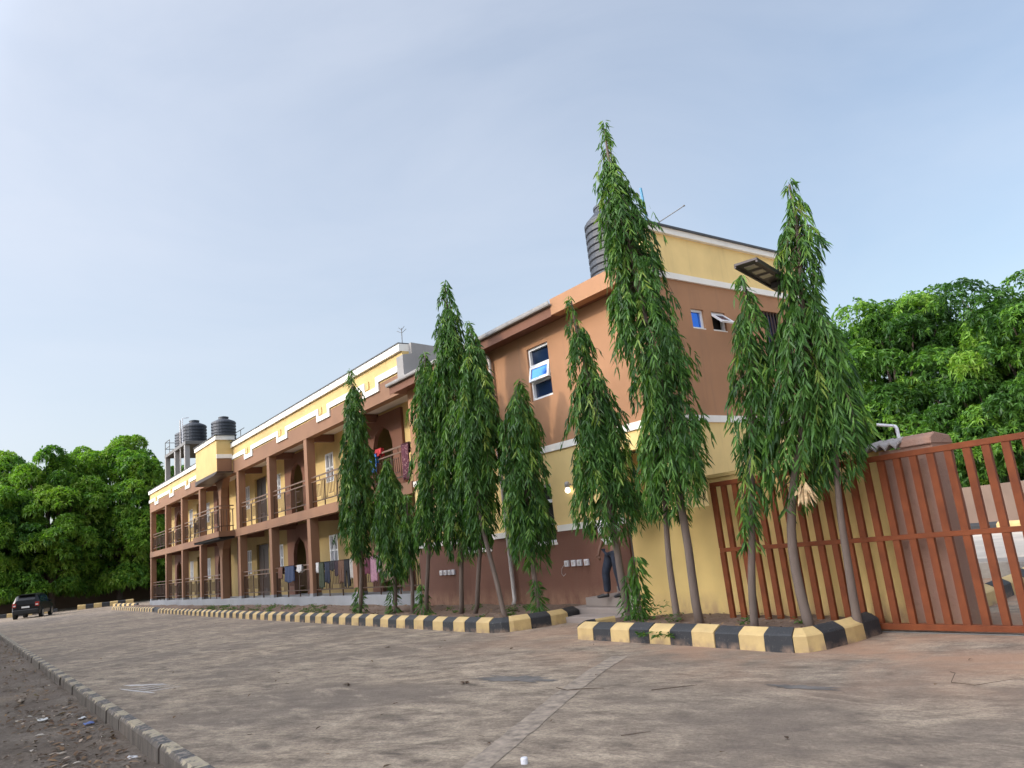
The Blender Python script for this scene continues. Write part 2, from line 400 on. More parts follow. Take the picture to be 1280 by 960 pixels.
# leaf meshes (numpy)
def nrm(a): return a/np.maximum(np.linalg.norm(a, axis=1, keepdims=True), 1e-9)
def leaf_mesh(name, P, D, L, Wd, tone, mat, parent, kind=None, simple_=False, droop=0.18, label=None, up_hint=None):
    n = len(P); o0 = np.array(root_loc(parent))
    P = P - o0
    D = nrm(D); rnd = rng.normal(size=(n, 3))
    if up_hint is not None: rnd = rnd*0.5 + up_hint
    Sd = nrm(np.cross(D, rnd)); L = L[:, None]; Wd = Wd[:, None]
    down = np.array([[0, 0, -1.0]])
    if simple_:
        V = np.stack([P, P+D*L*0.45+Sd*Wd/2, P+D*L+down*L*droop, P+D*L*0.45-Sd*Wd/2], 1).reshape(-1, 3)
        nv, loops, tot = 4, np.array([0, 1, 2, 3]), [4]
    else:
        fold = nrm(np.cross(Sd, D))*Wd*0.18
        V = np.stack([P, P+D*L*0.33+Sd*Wd/2+fold, P+D*L*0.33-Sd*Wd/2+fold,
                      P+D*L*0.70+Sd*Wd*0.38+fold+down*L*droop*0.4, P+D*L*0.70-Sd*Wd*0.38+fold+down*L*droop*0.4,
                      P+D*L+down*L*droop], 1).reshape(-1, 3)
        nv, loops, tot = 6, np.array([0, 2, 1, 1, 2, 4, 3, 3, 4, 5]), [3, 4, 3]
    me = bpy.data.meshes.new(name)
    nl = len(loops); nf = len(tot)
    me.vertices.add(n*nv); me.vertices.foreach_set('co', V.astype(np.float32).ravel())
    li = (loops[None, :] + (np.arange(n)*nv)[:, None]).ravel()
    me.loops.add(n*nl); me.loops.foreach_set('vertex_index', li.astype(np.int32))
    tt = np.tile(np.array(tot), n); st = np.concatenate([[0], np.cumsum(tt)[:-1]])
    me.polygons.add(n*nf); me.polygons.foreach_set('loop_start', st.astype(np.int32)); me.polygons.foreach_set('loop_total', tt.astype(np.int32))
    at = me.attributes.new('tone', 'FLOAT', 'FACE')
    at.data.foreach_set('value', np.repeat(np.clip(tone, 0, 1), nf).astype(np.float32))
    me.update(); me.validate()
    return link(name, me, mat, parent, kind, label)

# ================================================================== GROUND
def grid(name, x0, x1, y0, y1, nx, ny, fz, mat):
    xs = np.linspace(x0, x1, nx+1); ys = np.linspace(y0, y1, ny+1)
    v = [(x, y, fz(x, y)) for y in ys for x in xs]
    f = [(j*(nx+1)+i, j*(nx+1)+i+1, (j+1)*(nx+1)+i+1, (j+1)*(nx+1)+i) for j in range(ny) for i in range(nx)]
    me = bpy.data.meshes.new(name); me.from_pydata(v, [], f)
    me.polygons.foreach_set('use_smooth', [True]*len(f))
    return link(name, me, mat)
def fbm(x, y, s, o=4): return mn.fractal(Vector((x*s, y*s, 3.3)), 1.0, 2.0, o)
struct(grid('ground', -900, 900, -900, 900, 2, 2, lambda x, y: -0.42, M['dirt']), 'earth running out to the horizon')
struct(grid('dirt_ground', -95, -1, -3.5, 1.62, 470, 40, lambda x, y: -0.165 + 0.035*fbm(x, y, 0.5) + 0.03*fbm(x, y, 2.2) + 0.02*fbm(x, y, 6, 3), M['dirt']), 'rough bare earth littered with scraps below the kerb')
# the concrete apron, from the flush kerb to the planting strips
ap = MB(); ap.box(-95, 12, 1.74, 17.0, -0.40, 0.0)
struct(ap.build('concrete_road', M['road']), 'swept grey brown concrete apron')
ar = MB(); ar.box(-0.9, 70, -70, 1.738, -0.4, -0.002); ar.box(12.002, 70, 1.742, 16.4, -0.4, -0.002)  # unseen pale ground, added to bounce sunlight back onto the shaded walls
struct(ar.build('bounce_ground', M['yard']), 'pale concrete ground out of view, added to bounce light onto the walls')
st = MB()
sp = [(-4.62, 2.3), (-4.90, 2.95), (-5.60, 3.95), (-6.36, 5.02), (-7.0, 5.98), (-7.55, 6.95)]
vs = []
sp = [(sp[i][0]+(sp[i+1][0]-sp[i][0])*u/8, sp[i][1]+(sp[i+1][1]-sp[i][1])*u/8) for i in range(len(sp)-1) for u in range(8)]
for i, (x, y) in enumerate(sp):
    w = 0.115 + 0.02*mn.noise(Vector((i*0.9, 3, 1))) + 0.015*mn.noise(Vector((i*2.9, 7, 1)))
    vs += [(x-w*0.85, y-w*0.5, 0.004), (x+w*0.85, y+w*0.5, 0.004)]
vs = vs + [(a, b, -0.02) for a, b, c in vs]; n = len(vs)//2
fs = [(2*i, 2*i+1, 2*i+3, 2*i+2) for i in range(n//2-1)]
st.add(vs, fs); struct(st.build('concrete_strip', M['strip']), 'smoother grey concrete joint strip running diagonally over the apron')
def blot(name, cx, cy, rx, ry, rot, mat, z, lab, seed, amp=0.35):
    mb = MB(); k = 90; pts = []
    for i in range(k):
        a = 2*math.pi*i/k
        r = max(0.15, 1 + amp*mn.fractal(Vector((math.cos(a)*2.2+seed, math.sin(a)*2.2, seed*1.7)), 0.6, 2.3, 5)*1.7)
        x, y = rx*r*math.cos(a), ry*r*math.sin(a)
        pts.append((cx+x*math.cos(rot)-y*math.sin(rot), cy+x*math.sin(rot)+y*math.cos(rot), z))
    mb.add([(cx, cy, z)]+pts, [(0, i+1, (i+1) % k+1) for i in range(k)])
    return struct(mb.build(name, mat), lab)
blot('damp_stain', -7.55, 5.28, 0.48, 0.13, R(14), M['stain'], 0.004, 'dark damp patch on the concrete left of the joint strip', 1.3, 0.5)
blot('damp_stain', -4.45, 6.15, 0.30, 0.07, R(5), M['stain'], 0.004, 'small dark patch on the concrete before the gate', 4.1, 0.5)
mk = MB()
for (a, b, c, d, w) in ((-13.95, 2.16, -13.05, 2.62, 0.07), (-13.35, 2.12, -12.95, 2.66, 0.035), (-13.05, 2.15, -12.72, 2.70, 0.03), (-12.72, 2.2, -12.45, 2.72, 0.03), (-13.6, 2.05, -12.2, 2.32, 0.03)):
    dx, dy = c-a, d-b; l = math.hypot(dx, dy); nx, ny = -dy/l*w, dx/l*w
    k = 8; vs = []
    for i in range(k+1):
        u = i/k; j = (0.6+0.6*random.random())*(1-abs(2*u-1)**4)
        px, py = a+dx*u+0.05*math.sin(u*5), b+dy*u
        vs += [(px+nx*j, py+ny*j, 0.004), (px-nx*j, py-ny*j, 0.004)]
    mk.add(vs, [(2*i, 2*i+1, 2*i+3, 2*i+2) for i in range(k)])
struct(mk.build('paint_mark', M['whitemark']), 'white smears of paint on the concrete')

# planting strips of soil behind the kerbs
def soil_z(x, y): return 0.13 + 0.05*fbm(x, y, 0.9) + 0.03*fbm(x, y, 4)
def soil_bed(x0, x1, yf, yb, nx, ny):
    v = []
    for j in range(ny+1):
        for i in range(nx+1):
            x = x0+(x1-x0)*i/nx; y = yf(x)+(yb-yf(x))*j/ny; v.append((x, y, soil_z(x, y)))
    f = [(j*(nx+1)+i, j*(nx+1)+i+1, (j+1)*(nx+1)+i+1, (j+1)*(nx+1)+i) for j in range(ny) for i in range(nx)]
    me = bpy.data.meshes.new('soil_bed'); me.from_pydata(v, [], f); me.polygons.foreach_set('use_smooth', [True]*len(f))
    return link('soil_bed', me, M['soil'])
kfront = lambda x: float(np.interp(x, [-63.5, -47.4, -44.9, -30, -20, -13.6, -11.9, -11.6], [9.1, 8.85, 8.58, 8.15, 8.0, 7.88, 7.95, 8.4]))+0.12
struct(soil_bed(-63.5, -11.74, kfront, 10.82, 280, 14), 'reddish soil bed between the long kerb and the building')
struct(grid('soil_bed', -9.36, -5.42, 7.86, 9.55, 60, 24, lambda x, y: 0.14 + 0.03*fbm(x, y, 1.4) + 0.02*fbm(x, y, 6), M['soil']), 'soil bed inside the short kerb before the yellow wall')

# ================================================================== KERBS
def kerb_run(name, path, block, label, kw=0.17, h=0.255, hf=0.195, first=0, even=False):
    """path: polyline of the foot of the front face; blocks laid along it, alternately yellow and black"""
    root = bpy.data.objects.new(name, None); COL.objects.link(root); struct(root, label)
    root.location = (path[0][0], path[0][1], 0)
    P = [Vector((p[0], p[1], 0)) for p in path]
    seg = [(P[i+1]-P[i]).length for i in range(len(P)-1)]; tot = sum(seg)
    cnt = max(1, round(tot/block)); cnt += cnt % 2 if even else 0; bl = tot/cnt
    cum = [0]
    for L in seg: cum.append(cum[-1]+L)
    tang = []
    for i in range(len(P)):
        a = (P[i]-P[i-1]).normalized() if i else (P[1]-P[0]).normalized()
        b = (P[i+1]-P[i]).normalized() if i < len(P)-1 else (P[-1]-P[-2]).normalized()
        tang.append((a+b).normalized())
    def at(q):
        for i, L in enumerate(seg):
            if q <= cum[i+1]+1e-6 or i == len(seg)-1:
                u = (q-cum[i])/L
                return P[i]+(P[i+1]-P[i])*u, (tang[i]*(1-u)+tang[i+1]*u).normalized()
    for k in range(cnt):
        q0, q1 = k*bl+0.004, (k+1)*bl-0.004
        stn = [q0]+[c_ for c_ in cum if q0+0.03 < c_ < q1-0.03]+[q1]
        j = random.uniform(-0.006, 0.006); hj = random.uniform(-0.008, 0.008)
        prof = [(0, -0.02), (0.012, hf+hj-0.02), (0.03, hf+hj), (kw*0.72, h+hj-0.01), (kw*0.9, h+hj), (kw, h+hj-0.03), (kw, -0.02)]
        m = len(prof); vs = []
        for q in stn:
            a, d = at(q); nn = Vector((-d.y, d.x, 0))
            vs += [a+nn*(u+j)+Vector((0, 0, z)) for u, z in prof]
        r_ = len(stn)
        mb = MB(); mb.add(vs, [tuple(range(m)), tuple(range(r_*m-1, (r_-1)*m-1, -1))]+[(g_*m+i, g_*m+i+m, g_*m+(i+1) % m+m, g_*m+(i+1) % m) for g_ in range(r_-1) for i in range(m)])
        mb.build('kerb_block', M['kyellow'] if (k+first) % 2 == 0 else M['kblack'], root)
    return root
kerb_run('kerb', [(-44.6, 8.55), (-30, 8.15), (-20, 8.0), (-13.6, 7.88), (-12.25, 7.86), (-11.98, 7.88), (-11.78, 7.98), (-11.64, 8.16), (-11.54, 8.5), (-11.46, 9.0), (-11.50, 9.4), (-11.62, 9.72)], 0.425, 'long black and yellow kerb before the two-storey building')
kerb_run('kerb', [(-63.5, 9.1), (-47.4, 8.85)], 0.42, 'farther black and yellow kerb at the left end of the building')
kerb_run('kerb', [(-47.2, 8.85), (-44.9, 8.6)], 2.3, 'low dark kerb joining the two long kerbs', first=1)
kerb_run('kerb', [(-9.44, 8.5), (-9.52, 8.0), (-9.50, 7.84), (-9.42, 7.77), (-9.28, 7.745), (-7.0, 7.72), (-5.72, 7.63), (-5.50, 7.64), (-5.36, 7.73), (-5.28, 7.92), (-5.24, 8.5), (-5.27, 9.12)], 0.42, 'short black and yellow kerb round the trees by the gate', even=True)
# flush kerb along the left: top level with the apron, its left face open to the dirt
lk = bpy.data.objects.new('kerb', None); COL.objects.link(lk); struct(lk, 'flush kerb between apron and bare earth, chipped black and cream on top')
def flush_top(name, c):
    m, t, b = newmat(name); p = wpos(t)
    z = nd(t, 'ShaderNodeSeparateXYZ'); t.links.new(p, z.inputs[0])
    raw = ramp(t, noise(t, mapping(t, p, (1, 1, 0.3)), 5, 6, 0.65), [(0.3, (0.055, 0.043, 0.034)), (0.7, (0.135, 0.11, 0.09))])
    tp = mixc(t, maprange(t, noise(t, p, 14, 5, 0.7), 0.44, 0.62, 0, 0.85), c, (0.27, 0.22, 0.175))
    edge = nd(t, 'ShaderNodeMath', operation='ADD'); t.links.new(z.outputs[2], edge.inputs[0]); t.links.new(maprange(t, noise(t, p, 9, 4), 0.3, 0.7, -0.03, 0.03), edge.inputs[1])
    t.links.new(mixc(t, maprange(t, edge.outputs[0], -0.012, 0.004), raw, tp), b.inputs['Base Color'])
    b.inputs['Roughness'].default_value = 0.85; bumpn(t, noise(t, p, 22, 5, 0.7), b, 0.7, 0.02)
    return m
FT = [flush_top('cream_over_raw_concrete', (0.36, 0.30, 0.20)), flush_top('black_over_raw_concrete', (0.05, 0.05, 0.055))]
x = -70.0; k = 0
while x < -4.2:
    L = 0.46 + random.uniform(-0.01, 0.01); j = random.uniform(-0.012, 0.012)
    mb = MB(); mb.prism([(1.60+j, -0.42), (1.605+j, -0.03), (1.63+j, 0.008), (1.735, 0.012), (1.738, -0.42)], 'x', x+0.003, x+L-0.003)
    mb.build('kerb_block', FT[k % 2], lk); x += L; k += 1
# kerb under the left-hand trees and beyond the gate
kerb_run('kerb', [(-79.0, 8.6), (-78.3, 13.0)], 0.62, 'yellow and black kerb beside the parked car under the trees', h=0.42, hf=0.36)
kerb_run('kerb', [(-81.5, 1.0), (-80.2, 7.2)], 0.62, 'kerb in front of the parked car', h=0.34, hf=0.3)
kerb_run('kerb', [(-72.0, 10.4), (-62.8, 10.6)], 0.9, 'dark and pale kerb beside the left end of the verandah', h=0.3, hf=0.26)
kerb_run('kerb', [(-4.98, 10.6), (-5.10, 11.9), (-5.35, 13.6), (-5.7, 15.2)], 0.72, 'black and yellow kerb seen through the gate', first=1)
kerb_run('kerb', [(-20.0, 33.0), (-6.0, 30.5)], 1.2, 'distant yellow and black kerb seen through the gate', h=0.5, hf=0.42)
yd = MB(); yd.box(-30, 14, 16.4, 60, -0.3, 0.16); struct(yd.build('yard_paving', M['yard']), 'pale paved yard beyond the gate')
ld = MB(); ld.box(-9.3, -3, 15.5, 16.38, -0.1, 0.30)
struct(ld.build('concrete_ledge', plaster('rough_grey_concrete', (0.26, 0.24, 0.22), streak=0.6, bscale=14, bstr=1.0, stucco=1), bevel=0.02), 'broken grey concrete ledge beyond the gate')

# ================================================================== MAIN BUILDING
F = 10.8
bld = thing('verandah_building', 'long two-storey yellow and brown building with pillared verandahs on both floors', 'building', (-39, 12, 0))
XL, XR = -58.75, -19.95
FLOOR = (0.43, 3.70)
# plinth, floors, ceilings, back walls
MB().box(XL, XR, F-0.03, 17, -0.1, 0.43).build('plinth', M['plinth'], bld)
MB().box(XL, XR, F, F+0.32, 3.34, 3.70).build('floor_beam', M['column'], bld)
MB().box(XL, XR, F+0.32, 16.9, 3.50, 3.699).build('floor_slab', M['ceiling'], bld)
MB().box(XL, XR, F+0.30, 16.9, 6.62, 6.72).build('ceiling', M['ceiling'], bld)
bandb = MB().box(XL, XR, F, F+0.30, 6.44, 7.06); bandb.build('roof_beam', M['column'], bld)
BY = 12.0
entries = [(-25.3, -22.5), (-33.9, -31.1), (-46.1, -43.4), (-56.2, -54.0)]
wins = [(-29.35, -28.55), (-35.65, -34.85), (-40.4, -39.6), (-48.3, -47.5), (-52.4, -51.6), (-21.4, -20.7)]
doors = [(-38.75, -36.95), (-50.6, -49.2)]
for fl, z0 in enumerate(FLOOR):
    zt = 3.50 if fl == 0 else 6.62
    holes = [(a, b, z0, z0+2.75) for a, b in entries]+[(a, b, z0+1.08, z0+2.25) for a, b in wins]+[(a, b, z0, z0+2.45) for a, b in doors]
    mb = MB(); wall_xz(mb, XL, XR, z0, zt, BY, BY+0.18, holes); mb.build('back_wall', M['texyellow'] if fl else M['shadeyellow'], bld)
    for a, b in doors:
        d = MB().box(a+0.04, b-0.04, BY+0.10, BY+0.15, z0, z0+2.42).build('door', M['door'], bld)
        mb = MB()
        for (u0, u1) in ((a+0.15, (a+b)/2-0.08), ((a+b)/2+0.08, b-0.15)):
            for (v0, v1) in ((0.2, 1.0), (1.2, 2.2)): mb.box(u0, u1, BY+0.085, BY+0.099, z0+v0, z0+v1)
        mb.build('door_panel', M['door'], d)
    for a, b in wins:
        w = MB()
        for (u0, u1, v0, v1) in ((a, a+0.06, 1.08, 2.25), (b-0.06, b, 1.08, 2.25), (a+0.06, b-0.06, 1.08, 1.14), (a+0.06, b-0.06, 2.19, 2.25), ((a+b)/2-0.03, (a+b)/2+0.03, 1.14, 2.19), (a+0.06, b-0.06, 1.62, 1.68)):
            w.box(u0, u1, BY-0.015, BY+0.06, z0+v0, z0+v1)
        for k in range(1, 4):
            for s0 in (a+0.06, (a+b)/2+0.03):
                xx = s0+(b-a-0.15)/2*k/4
                w.box(xx-0.006, xx+0.006, BY-0.03, BY-0.018, z0+1.1, z0+2.23)
        fr = w.build('window', M['frame'], bld)
        MB().box(a+0.05, b-0.05, BY+0.06, BY+0.075, z0+1.12, z0+2.2).build('pane', M['glass'], fr)
    for a, b in entries:
        # brown arched surround, proud of the yellow wall, with a dark doorway in a yellow recess behind
        c = (a+b)/2; ht = zt-z0-0.12
        arch = [(c-0.75, 1.35)]
        arch += [(c-0.75, 1.75), (c-0.55, 2.15), (c, 2.42), (c+0.55, 2.15), (c+0.75, 1.75)]
        lft = MB(); lft.box(a-0.1, c-0.75, BY-0.10, BY+0.05, z0, z0+1.75); lft.box(c+0.75, b+0.1, BY-0.10, BY+0.05, z0, z0+1.75)
        up_ = [(a-0.1, z0+1.75)]+[(u, z0+v) for u, v in arch[1:]]+[(b+0.1, z0+1.75), (b+0.1, z0+ht), (a-0.1, z0+ht)]
        lft.prism(up_, 'y', BY-0.10, BY+0.05)
        lft.build('arch_surround', M['dado'] if fl == 0 else plaster('arch_brown_paint', (0.17, 0.07, 0.04)), bld)
        rc = MB(); wall_xz(rc, a-0.3, b+0.3, z0, z0+2.8, BY+1.2, BY+1.3, [(c-0.2, c+0.75, z0, z0+1.95)])
        rc.box(a-0.3, a-0.2, BY+0.18, BY+1.2, z0, z0+2.8); rc.box(b+0.2, b+0.3, BY+0.18, BY+1.2, z0, z0+2.8); rc.box(a-0.3, b+0.3, BY+0.18, BY+1.3, z0+2.8, z0+2.83)
        rc.build('entry_recess', M['shadeyellow'], bld)
        MB().box(c-0.2, c+0.75, BY+1.25, BY+1.28, z0, z0+1.95).build('door', M['door'], bld)
    # pilasters on the back wall and cross beams
    for px in (-30.9, -41.6, -53.4): MB().box(px-0.16, px+0.16, BY-0.09, BY-0.002, z0, zt-0.005).build('pilaster', M['dado'], bld)
COLX = [-58.72, -53.9, -49.4, -45.08, -37.72, -33.12, -28.6, -24.55]
for i, cx in enumerate(COLX):
    MB().box(cx, cx+0.33, F+0.008, F+0.34, 0.43, 3.335).build('column', M['column'], bld)
    MB().box(cx, cx+0.33, F+0.012, F+0.34, 3.704, 6.435).build('column', M['column'], bld)
    MB().box(cx+0.03, cx+0.28, F+0.32, BY-0.003, 6.33, 6.615).build('cross_beam', M['dado'], bld)
    MB().box(cx+0.03, cx+0.28, F+0.33, BY-0.003, 3.22, 3.495).build('cross_beam', M['dado'], bld)
    MB().box(cx-0.012, cx+0.342, F-0.004, F+0.352, 0.43, 0.55).build('column_foot', M['plinth'], bld)
for (x_, z0) in ((-41.0, 0.43),):   # curved-head post in the middle of the projecting bay
    for zz, zt in ((0.43, 3.335), (3.704, 6.435)):
        MB().prism([(x_, zz), (x_+0.42, zz), (x_+0.42, zt-0.9), (x_+0.55, zt-0.45), (x_+1.0, zt), (x_-0.75, zt), (x_-0.2, zt-0.35), (x_, zt-0.8)], 'y', F+0.02, F+0.36).build('column', M['column'], bld)
# parapet: yellow with stepped white trim over the brown beam
PTOP = 7.72
lows = [(-22.85, -21.62), (-26.98, -25.72), (-31.55, -30.25), (-36.2, -34.95), (-44.6, -43.6), (-48.0, -46.9), (-52.3, -51.1), (-56.9, -55.7)]
py = MB().box(XL, XR, F+0.004, F+0.25, 7.06, PTOP)
for a, b in lows: py.box(a, b, F-0.004, F+0.1, 6.93, 7.10)
py.build('parapet', M['texyellow'], bld)
for a, b in lows: MB().box(a+0.22, a+0.48, F-0.03, F+0.1, 7.06, 7.32).build('parapet_block', M['texyellow'], bld)
edges = [XL]
hi0, hi1, lo0, lo1 = 7.12, 7.32, 6.82, 7.0
segs = []; cur = XL-0.1
for a, b in sorted(lows):
    segs.append((cur, a+0.2)); cur = b-0.2
segs.append((cur, -20.15))
tr_ = MB()
for a, b in segs: tr_.box(a, b, F-0.05, F-0.001, hi0, hi1)
for a, b in lows:
    tr_.box(a, b, F-0.05, F-0.001, lo0, lo1)
    tr_.box(a, a+0.2, F-0.05, F-0.001, lo1, hi0); tr_.box(b-0.2, b, F-0.05, F-0.001, lo1, hi0)
tr_.build('white_trim', M['white'], bld)
MB().box(XL-0.06, XR, F-0.09, F+0.3, PTOP, 7.95).build('coping', M['white'], bld)
MB().box(XL-0.10, XR, F-0.115, F+0.34, 7.951, 7.985).build('roof_edge', M['roofsheet'], bld)
MB().box(XL, XR, F+0.34, 17.2, 7.2, 7.3).build('roof', M['roofsheet'], bld)
MB().box(XL, XL+0.15, F+0.31, 17, 6.72, 7.94).build('end_parapet', M['texyellow'], bld)
# projecting balcony bay
bx0, bx1, byf = -42.3, -38.2, 10.03
MB().box(bx0, bx1, byf, F-0.002, 6.56, 8.12).build('bay_parapet', M['texyellow'], bld)
MB().box(bx0-0.06, bx1+0.06, byf-0.06, F+0.1, 8.12, 8.34).build('bay_coping', M['white'], bld)
MB().box(bx0-0.1, bx1+0.1, byf-0.1, F+0.2, 8.341, 8.38).build('bay_roof_edge', M['roofsheet'], bld)
MB().box(bx1+0.001, bx1+0.02, byf+0.01, F-0.055, 6.57, 7.2).build('bay_side_band', M['column'], bld)
MB().box(bx1-0.001, bx1+0.05, byf-0.02, F-0.055, 7.2, 7.4).build('bay_white_band', M['white'], bld)
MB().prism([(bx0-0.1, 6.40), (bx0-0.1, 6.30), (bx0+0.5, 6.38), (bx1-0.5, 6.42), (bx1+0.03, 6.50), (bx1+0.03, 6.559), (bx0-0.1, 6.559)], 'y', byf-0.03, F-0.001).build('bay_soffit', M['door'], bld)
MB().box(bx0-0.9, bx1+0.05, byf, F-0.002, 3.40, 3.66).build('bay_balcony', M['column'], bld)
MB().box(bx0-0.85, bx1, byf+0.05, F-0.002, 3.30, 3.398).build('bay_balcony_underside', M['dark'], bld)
# right end: grey gable and return pier
gb = MB(); gb.prism([(F+0.26, 6.46), (17.0, 6.46), (17.0, 7.55), (F+0.26, 7.97)], 'x', -19.948, -19.80); gb.prism([(F-0.06, 6.72), (F+0.258, 6.72), (F+0.258, 7.62), (F-0.06, 7.56)], 'x', -20.22, -19.80)
gb.build('gable_end', M['grey'], bld)
gb = MB().box(XL, XL+0.2, BY+0.2, 17, 0.43, 6.6).build('end_wall', M['yellow'], bld)
MB().box(XL, XR, 16.8, 17.0, 0.43, 7.2).build('rear_wall', M['yellow'], bld)

def railing(x0, x1, y, z0, h, along='x', label=None):
    top = MB(); bars = MB(); L = x1-x0
    def bx(mb, a, b, t, z1, z2):
        if along == 'x': mb.box(a, b, y-t, y+t, z1, z2)
        else: mb.box(y-t, y+t, a, b, z1, z2)
    bx(top, x0, x1, 0.025, z0+h-0.05, z0+h)
    bx(top, x0, x1, 0.02, z0+h-0.22, z0+h-0.18)
    r = top.build('railing', M['railtop'], bld)
    low = MB(); bx(low, x0, x1, 0.02, z0+0.22, z0+0.26)
    n = max(2, int(L/1.1))
    for i in range(n+1):
        a = x0+0.05+(L-0.1)*i/n; bx(low, a-0.02, a+0.02, 0.02, z0, z0+0.22); bx(low, a-0.018, a+0.018, 0.018, z0+0.26, z0+h-0.22)
    low.build('railing_frame', M['rail'], r)
    k = max(2, int(L/0.135))
    for i in range(1, k):
        a = x0+L*i/k
        if i % 9 in (3, 6): bx(bars, a-0.009, a+0.009, 0.009, z0+h-0.18, z0+h-0.05)
        if i % 9 in (3, 4, 5, 6):
            bx(bars, a-0.009, a+0.009, 0.009, z0+0.42, z0+h-0.36)
            if i % 9 == 4: bx(bars, a-0.14, a+0.27, 0.009, z0+0.40, z0+0.42); bx(bars, a-0.14, a+0.27, 0.009, z0+h-0.36, z0+h-0.34)
        else: bx(bars, a-0.009, a+0.009, 0.009, z0+0.26, z0+h-0.22)
    bars.build('balusters', M['rail'], r, kind='stuff')
    return r
cols = COLX+[-20.0]
for a, b in zip(cols, cols[1:]):
    if a == -45.08:
        railing(a+0.33, -41.0, F+0.15, 0.43, 1.22)
        continue
    railing(a+0.33, b, F+0.15, 0.43, 1.22)
    railing(a+0.33, b, F+0.15, 3.70, 1.20)
railing(bx0-0.85, bx1, byf+0.06, 3.66, 1.24); railing(byf+0.1, F-0.01, bx1-0.04, 3.66, 1.24, 'y')

# ================================================================== END BLOCK (wing)
wing = thing('end_block', 'taller end block with orange brown upper storey, dark brown base and white bands', 'building', (-15, 13, 0))
WX0, WX1, WB = -19.80, -9.70, 16.4
def uw(a, b, z0, z1): return (a, b, z0, z1)
left_w_up = [(-13.75, -12.95, 4.77, 6.03), (-17.1, -16.15, 4.77, 6.03)]
left_w_lo = [(-14.35, -13.42, 1.48, 2.80), (-17.25, -16.05, 1.48, 2.80)]
porch = (-11.15, -9.9, 0.53, 3.12)
mb = MB(); wall_xz(mb, WX0, WX1, 3.58, 6.40, F, F+0.2, left_w_up); mb.build('upper_wall', M['orange'], wing)
mb = MB(); wall_xz(mb, WX0, WX1, 1.75, 3.58, F, F+0.2, left_w_lo+[porch]); mb.build('lower_wall', M['yellow'], wing)
mb = MB(); wall_xz(mb, WX0, WX1, -0.1, 1.75, F, F+0.2, left_w_lo+[porch, (-11.15, -9.9, 0.53, 1.8)]); mb.build('base_wall', M['dado'], wing)
right_up = [(12.02, 12.42, 5.47, 5.90), (12.66, 13.12, 5.47, 5.90), (14.45, 15.15, 5.0, 6.1)]
mb = MB(); wall_yz(mb, F+0.2, WB, 3.58, 6.47, WX1-0.2, WX1, right_up); mb.build('upper_wall', M['orange'], wing)
MB().box(WX1-0.2, WX1, F+0.2, WB, -0.1, 3.58).build('lower_wall', M['yellow'], wing)
MB().box(WX1-0.22, WX1, F+0.06, WB, 6.47, 7.45).build('parapet', M['yellow'], wing)
MB().box(WX1-0.26, WX1+0.05, F+0.0, WB+0.02, 6.47+0.0, 6.60).build('white_band', M['white'], wing)
MB().box(WX1-0.3, WX1+0.08, F-0.02, WB+0.02, 7.45, 7.58).build('coping', M['white'], wing)
MB().box(WX1-0.34, WX1+0.12, F-0.06, WB+0.05, 7.581, 7.625).build('roof_edge', M['roofsheet'], wing)
MB().box(WX0, WX1-0.2, WB-0.2, WB, -0.1, 6.6).build('rear_wall', M['yellow'], wing)
MB().box(WX1+0.001, WX1+0.035, F-0.035, WB, 3.50, 3.64).build('white_band', M['white'], wing)
MB().box(WX0, WX1+0.001, F-0.035, F-0.001, 3.50, 3.65).build('white_band', M['white'], wing)
for a, b in ((WX0, -17.35), (-15.95, -14.45), (-13.32, -11.15)):
    MB().box(a, b, F-0.03, F-0.001, 1.71, 1.845).build('white_band', M['white'], wing)
# eave: soffit, fascia, gutter and roof on the left; orange slab fascia at the corner
EY = F-0.38
MB().box(WX0-0.35, WX1+0.02, EY, F+0.19, 6.40, 6.44).build('soffit', plaster('soffit_brown', (0.20, 0.085, 0.05)), wing)
MB().box(WX0-0.36, -12.2, EY-0.03, EY-0.002, 6.36, 6.60).build('fascia', plaster('fascia_brown', (0.17, 0.075, 0.045)), wing)
MB().box(WX0-0.36, WX0-0.33, EY, F-0.07, 6.445, 6.6).build('fascia', M['orange'], wing)
g = MB(); g.prism([(EY-0.125, 6.625), (EY-0.13, 6.685), (EY-0.118, 6.685), (EY-0.112, 6.635), (EY-0.035, 6.612), (EY-0.035, 6.59), (EY-0.11, 6.595)], 'x', WX0-0.42, -12.15); g.build('gutter', M['gutter'], wing)
rs = MB(); k = 60
prof = [(WX0-0.4+(-12.2-WX0+0.4)*i/k, (0.025 if i % 2 else 0)) for i in range(k+1)]
vs = [(x, EY-0.03, 6.645+h) for x, h in prof]+[(x, WB, 7.15+h) for x, h in prof]
vs += [(x, y, z-0.02) for x, y, z in vs]; q = k+1
fs = [(i, i+1, q+i+1, q+i) for i in range(k)]+[(2*q+i, 3*q+i, 3*q+i+1, 2*q+i+1) for i in range(k)]+[(i, 2*q+i, 2*q+i+1, i+1) for i in range(k)]
rs.add(vs, fs); rs.build('roof', M['gutter'], wing)
MB().box(-12.19, WX1+0.03, EY-0.04, EY+0.2, 6.38, 6.74).build('slab_fascia', M['orange'], wing)
MB().box(-12.19, WX1-0.31, EY+0.21, WB, 6.60, 6.72).build('flat_roof', M['grey'], wing)
dp = MB(); dp.tube([(-15.62, EY-0.09, 6.56), (-15.62, EY-0.09, 6.46), (-15.50, EY+0.1, 6.36), (-15.25, F-0.09, 6.24), (-15.20, F-0.085, 6.10), (-15.20, F-0.085, 4.0), (-15.18, F-0.085, 1.5), (-15.15, F-0.085, 0.25), (-15.12, F-0.16, 0.16)], 0.05, 10)
dp.build('downpipe', M['pipe'], wing, smooth=True)

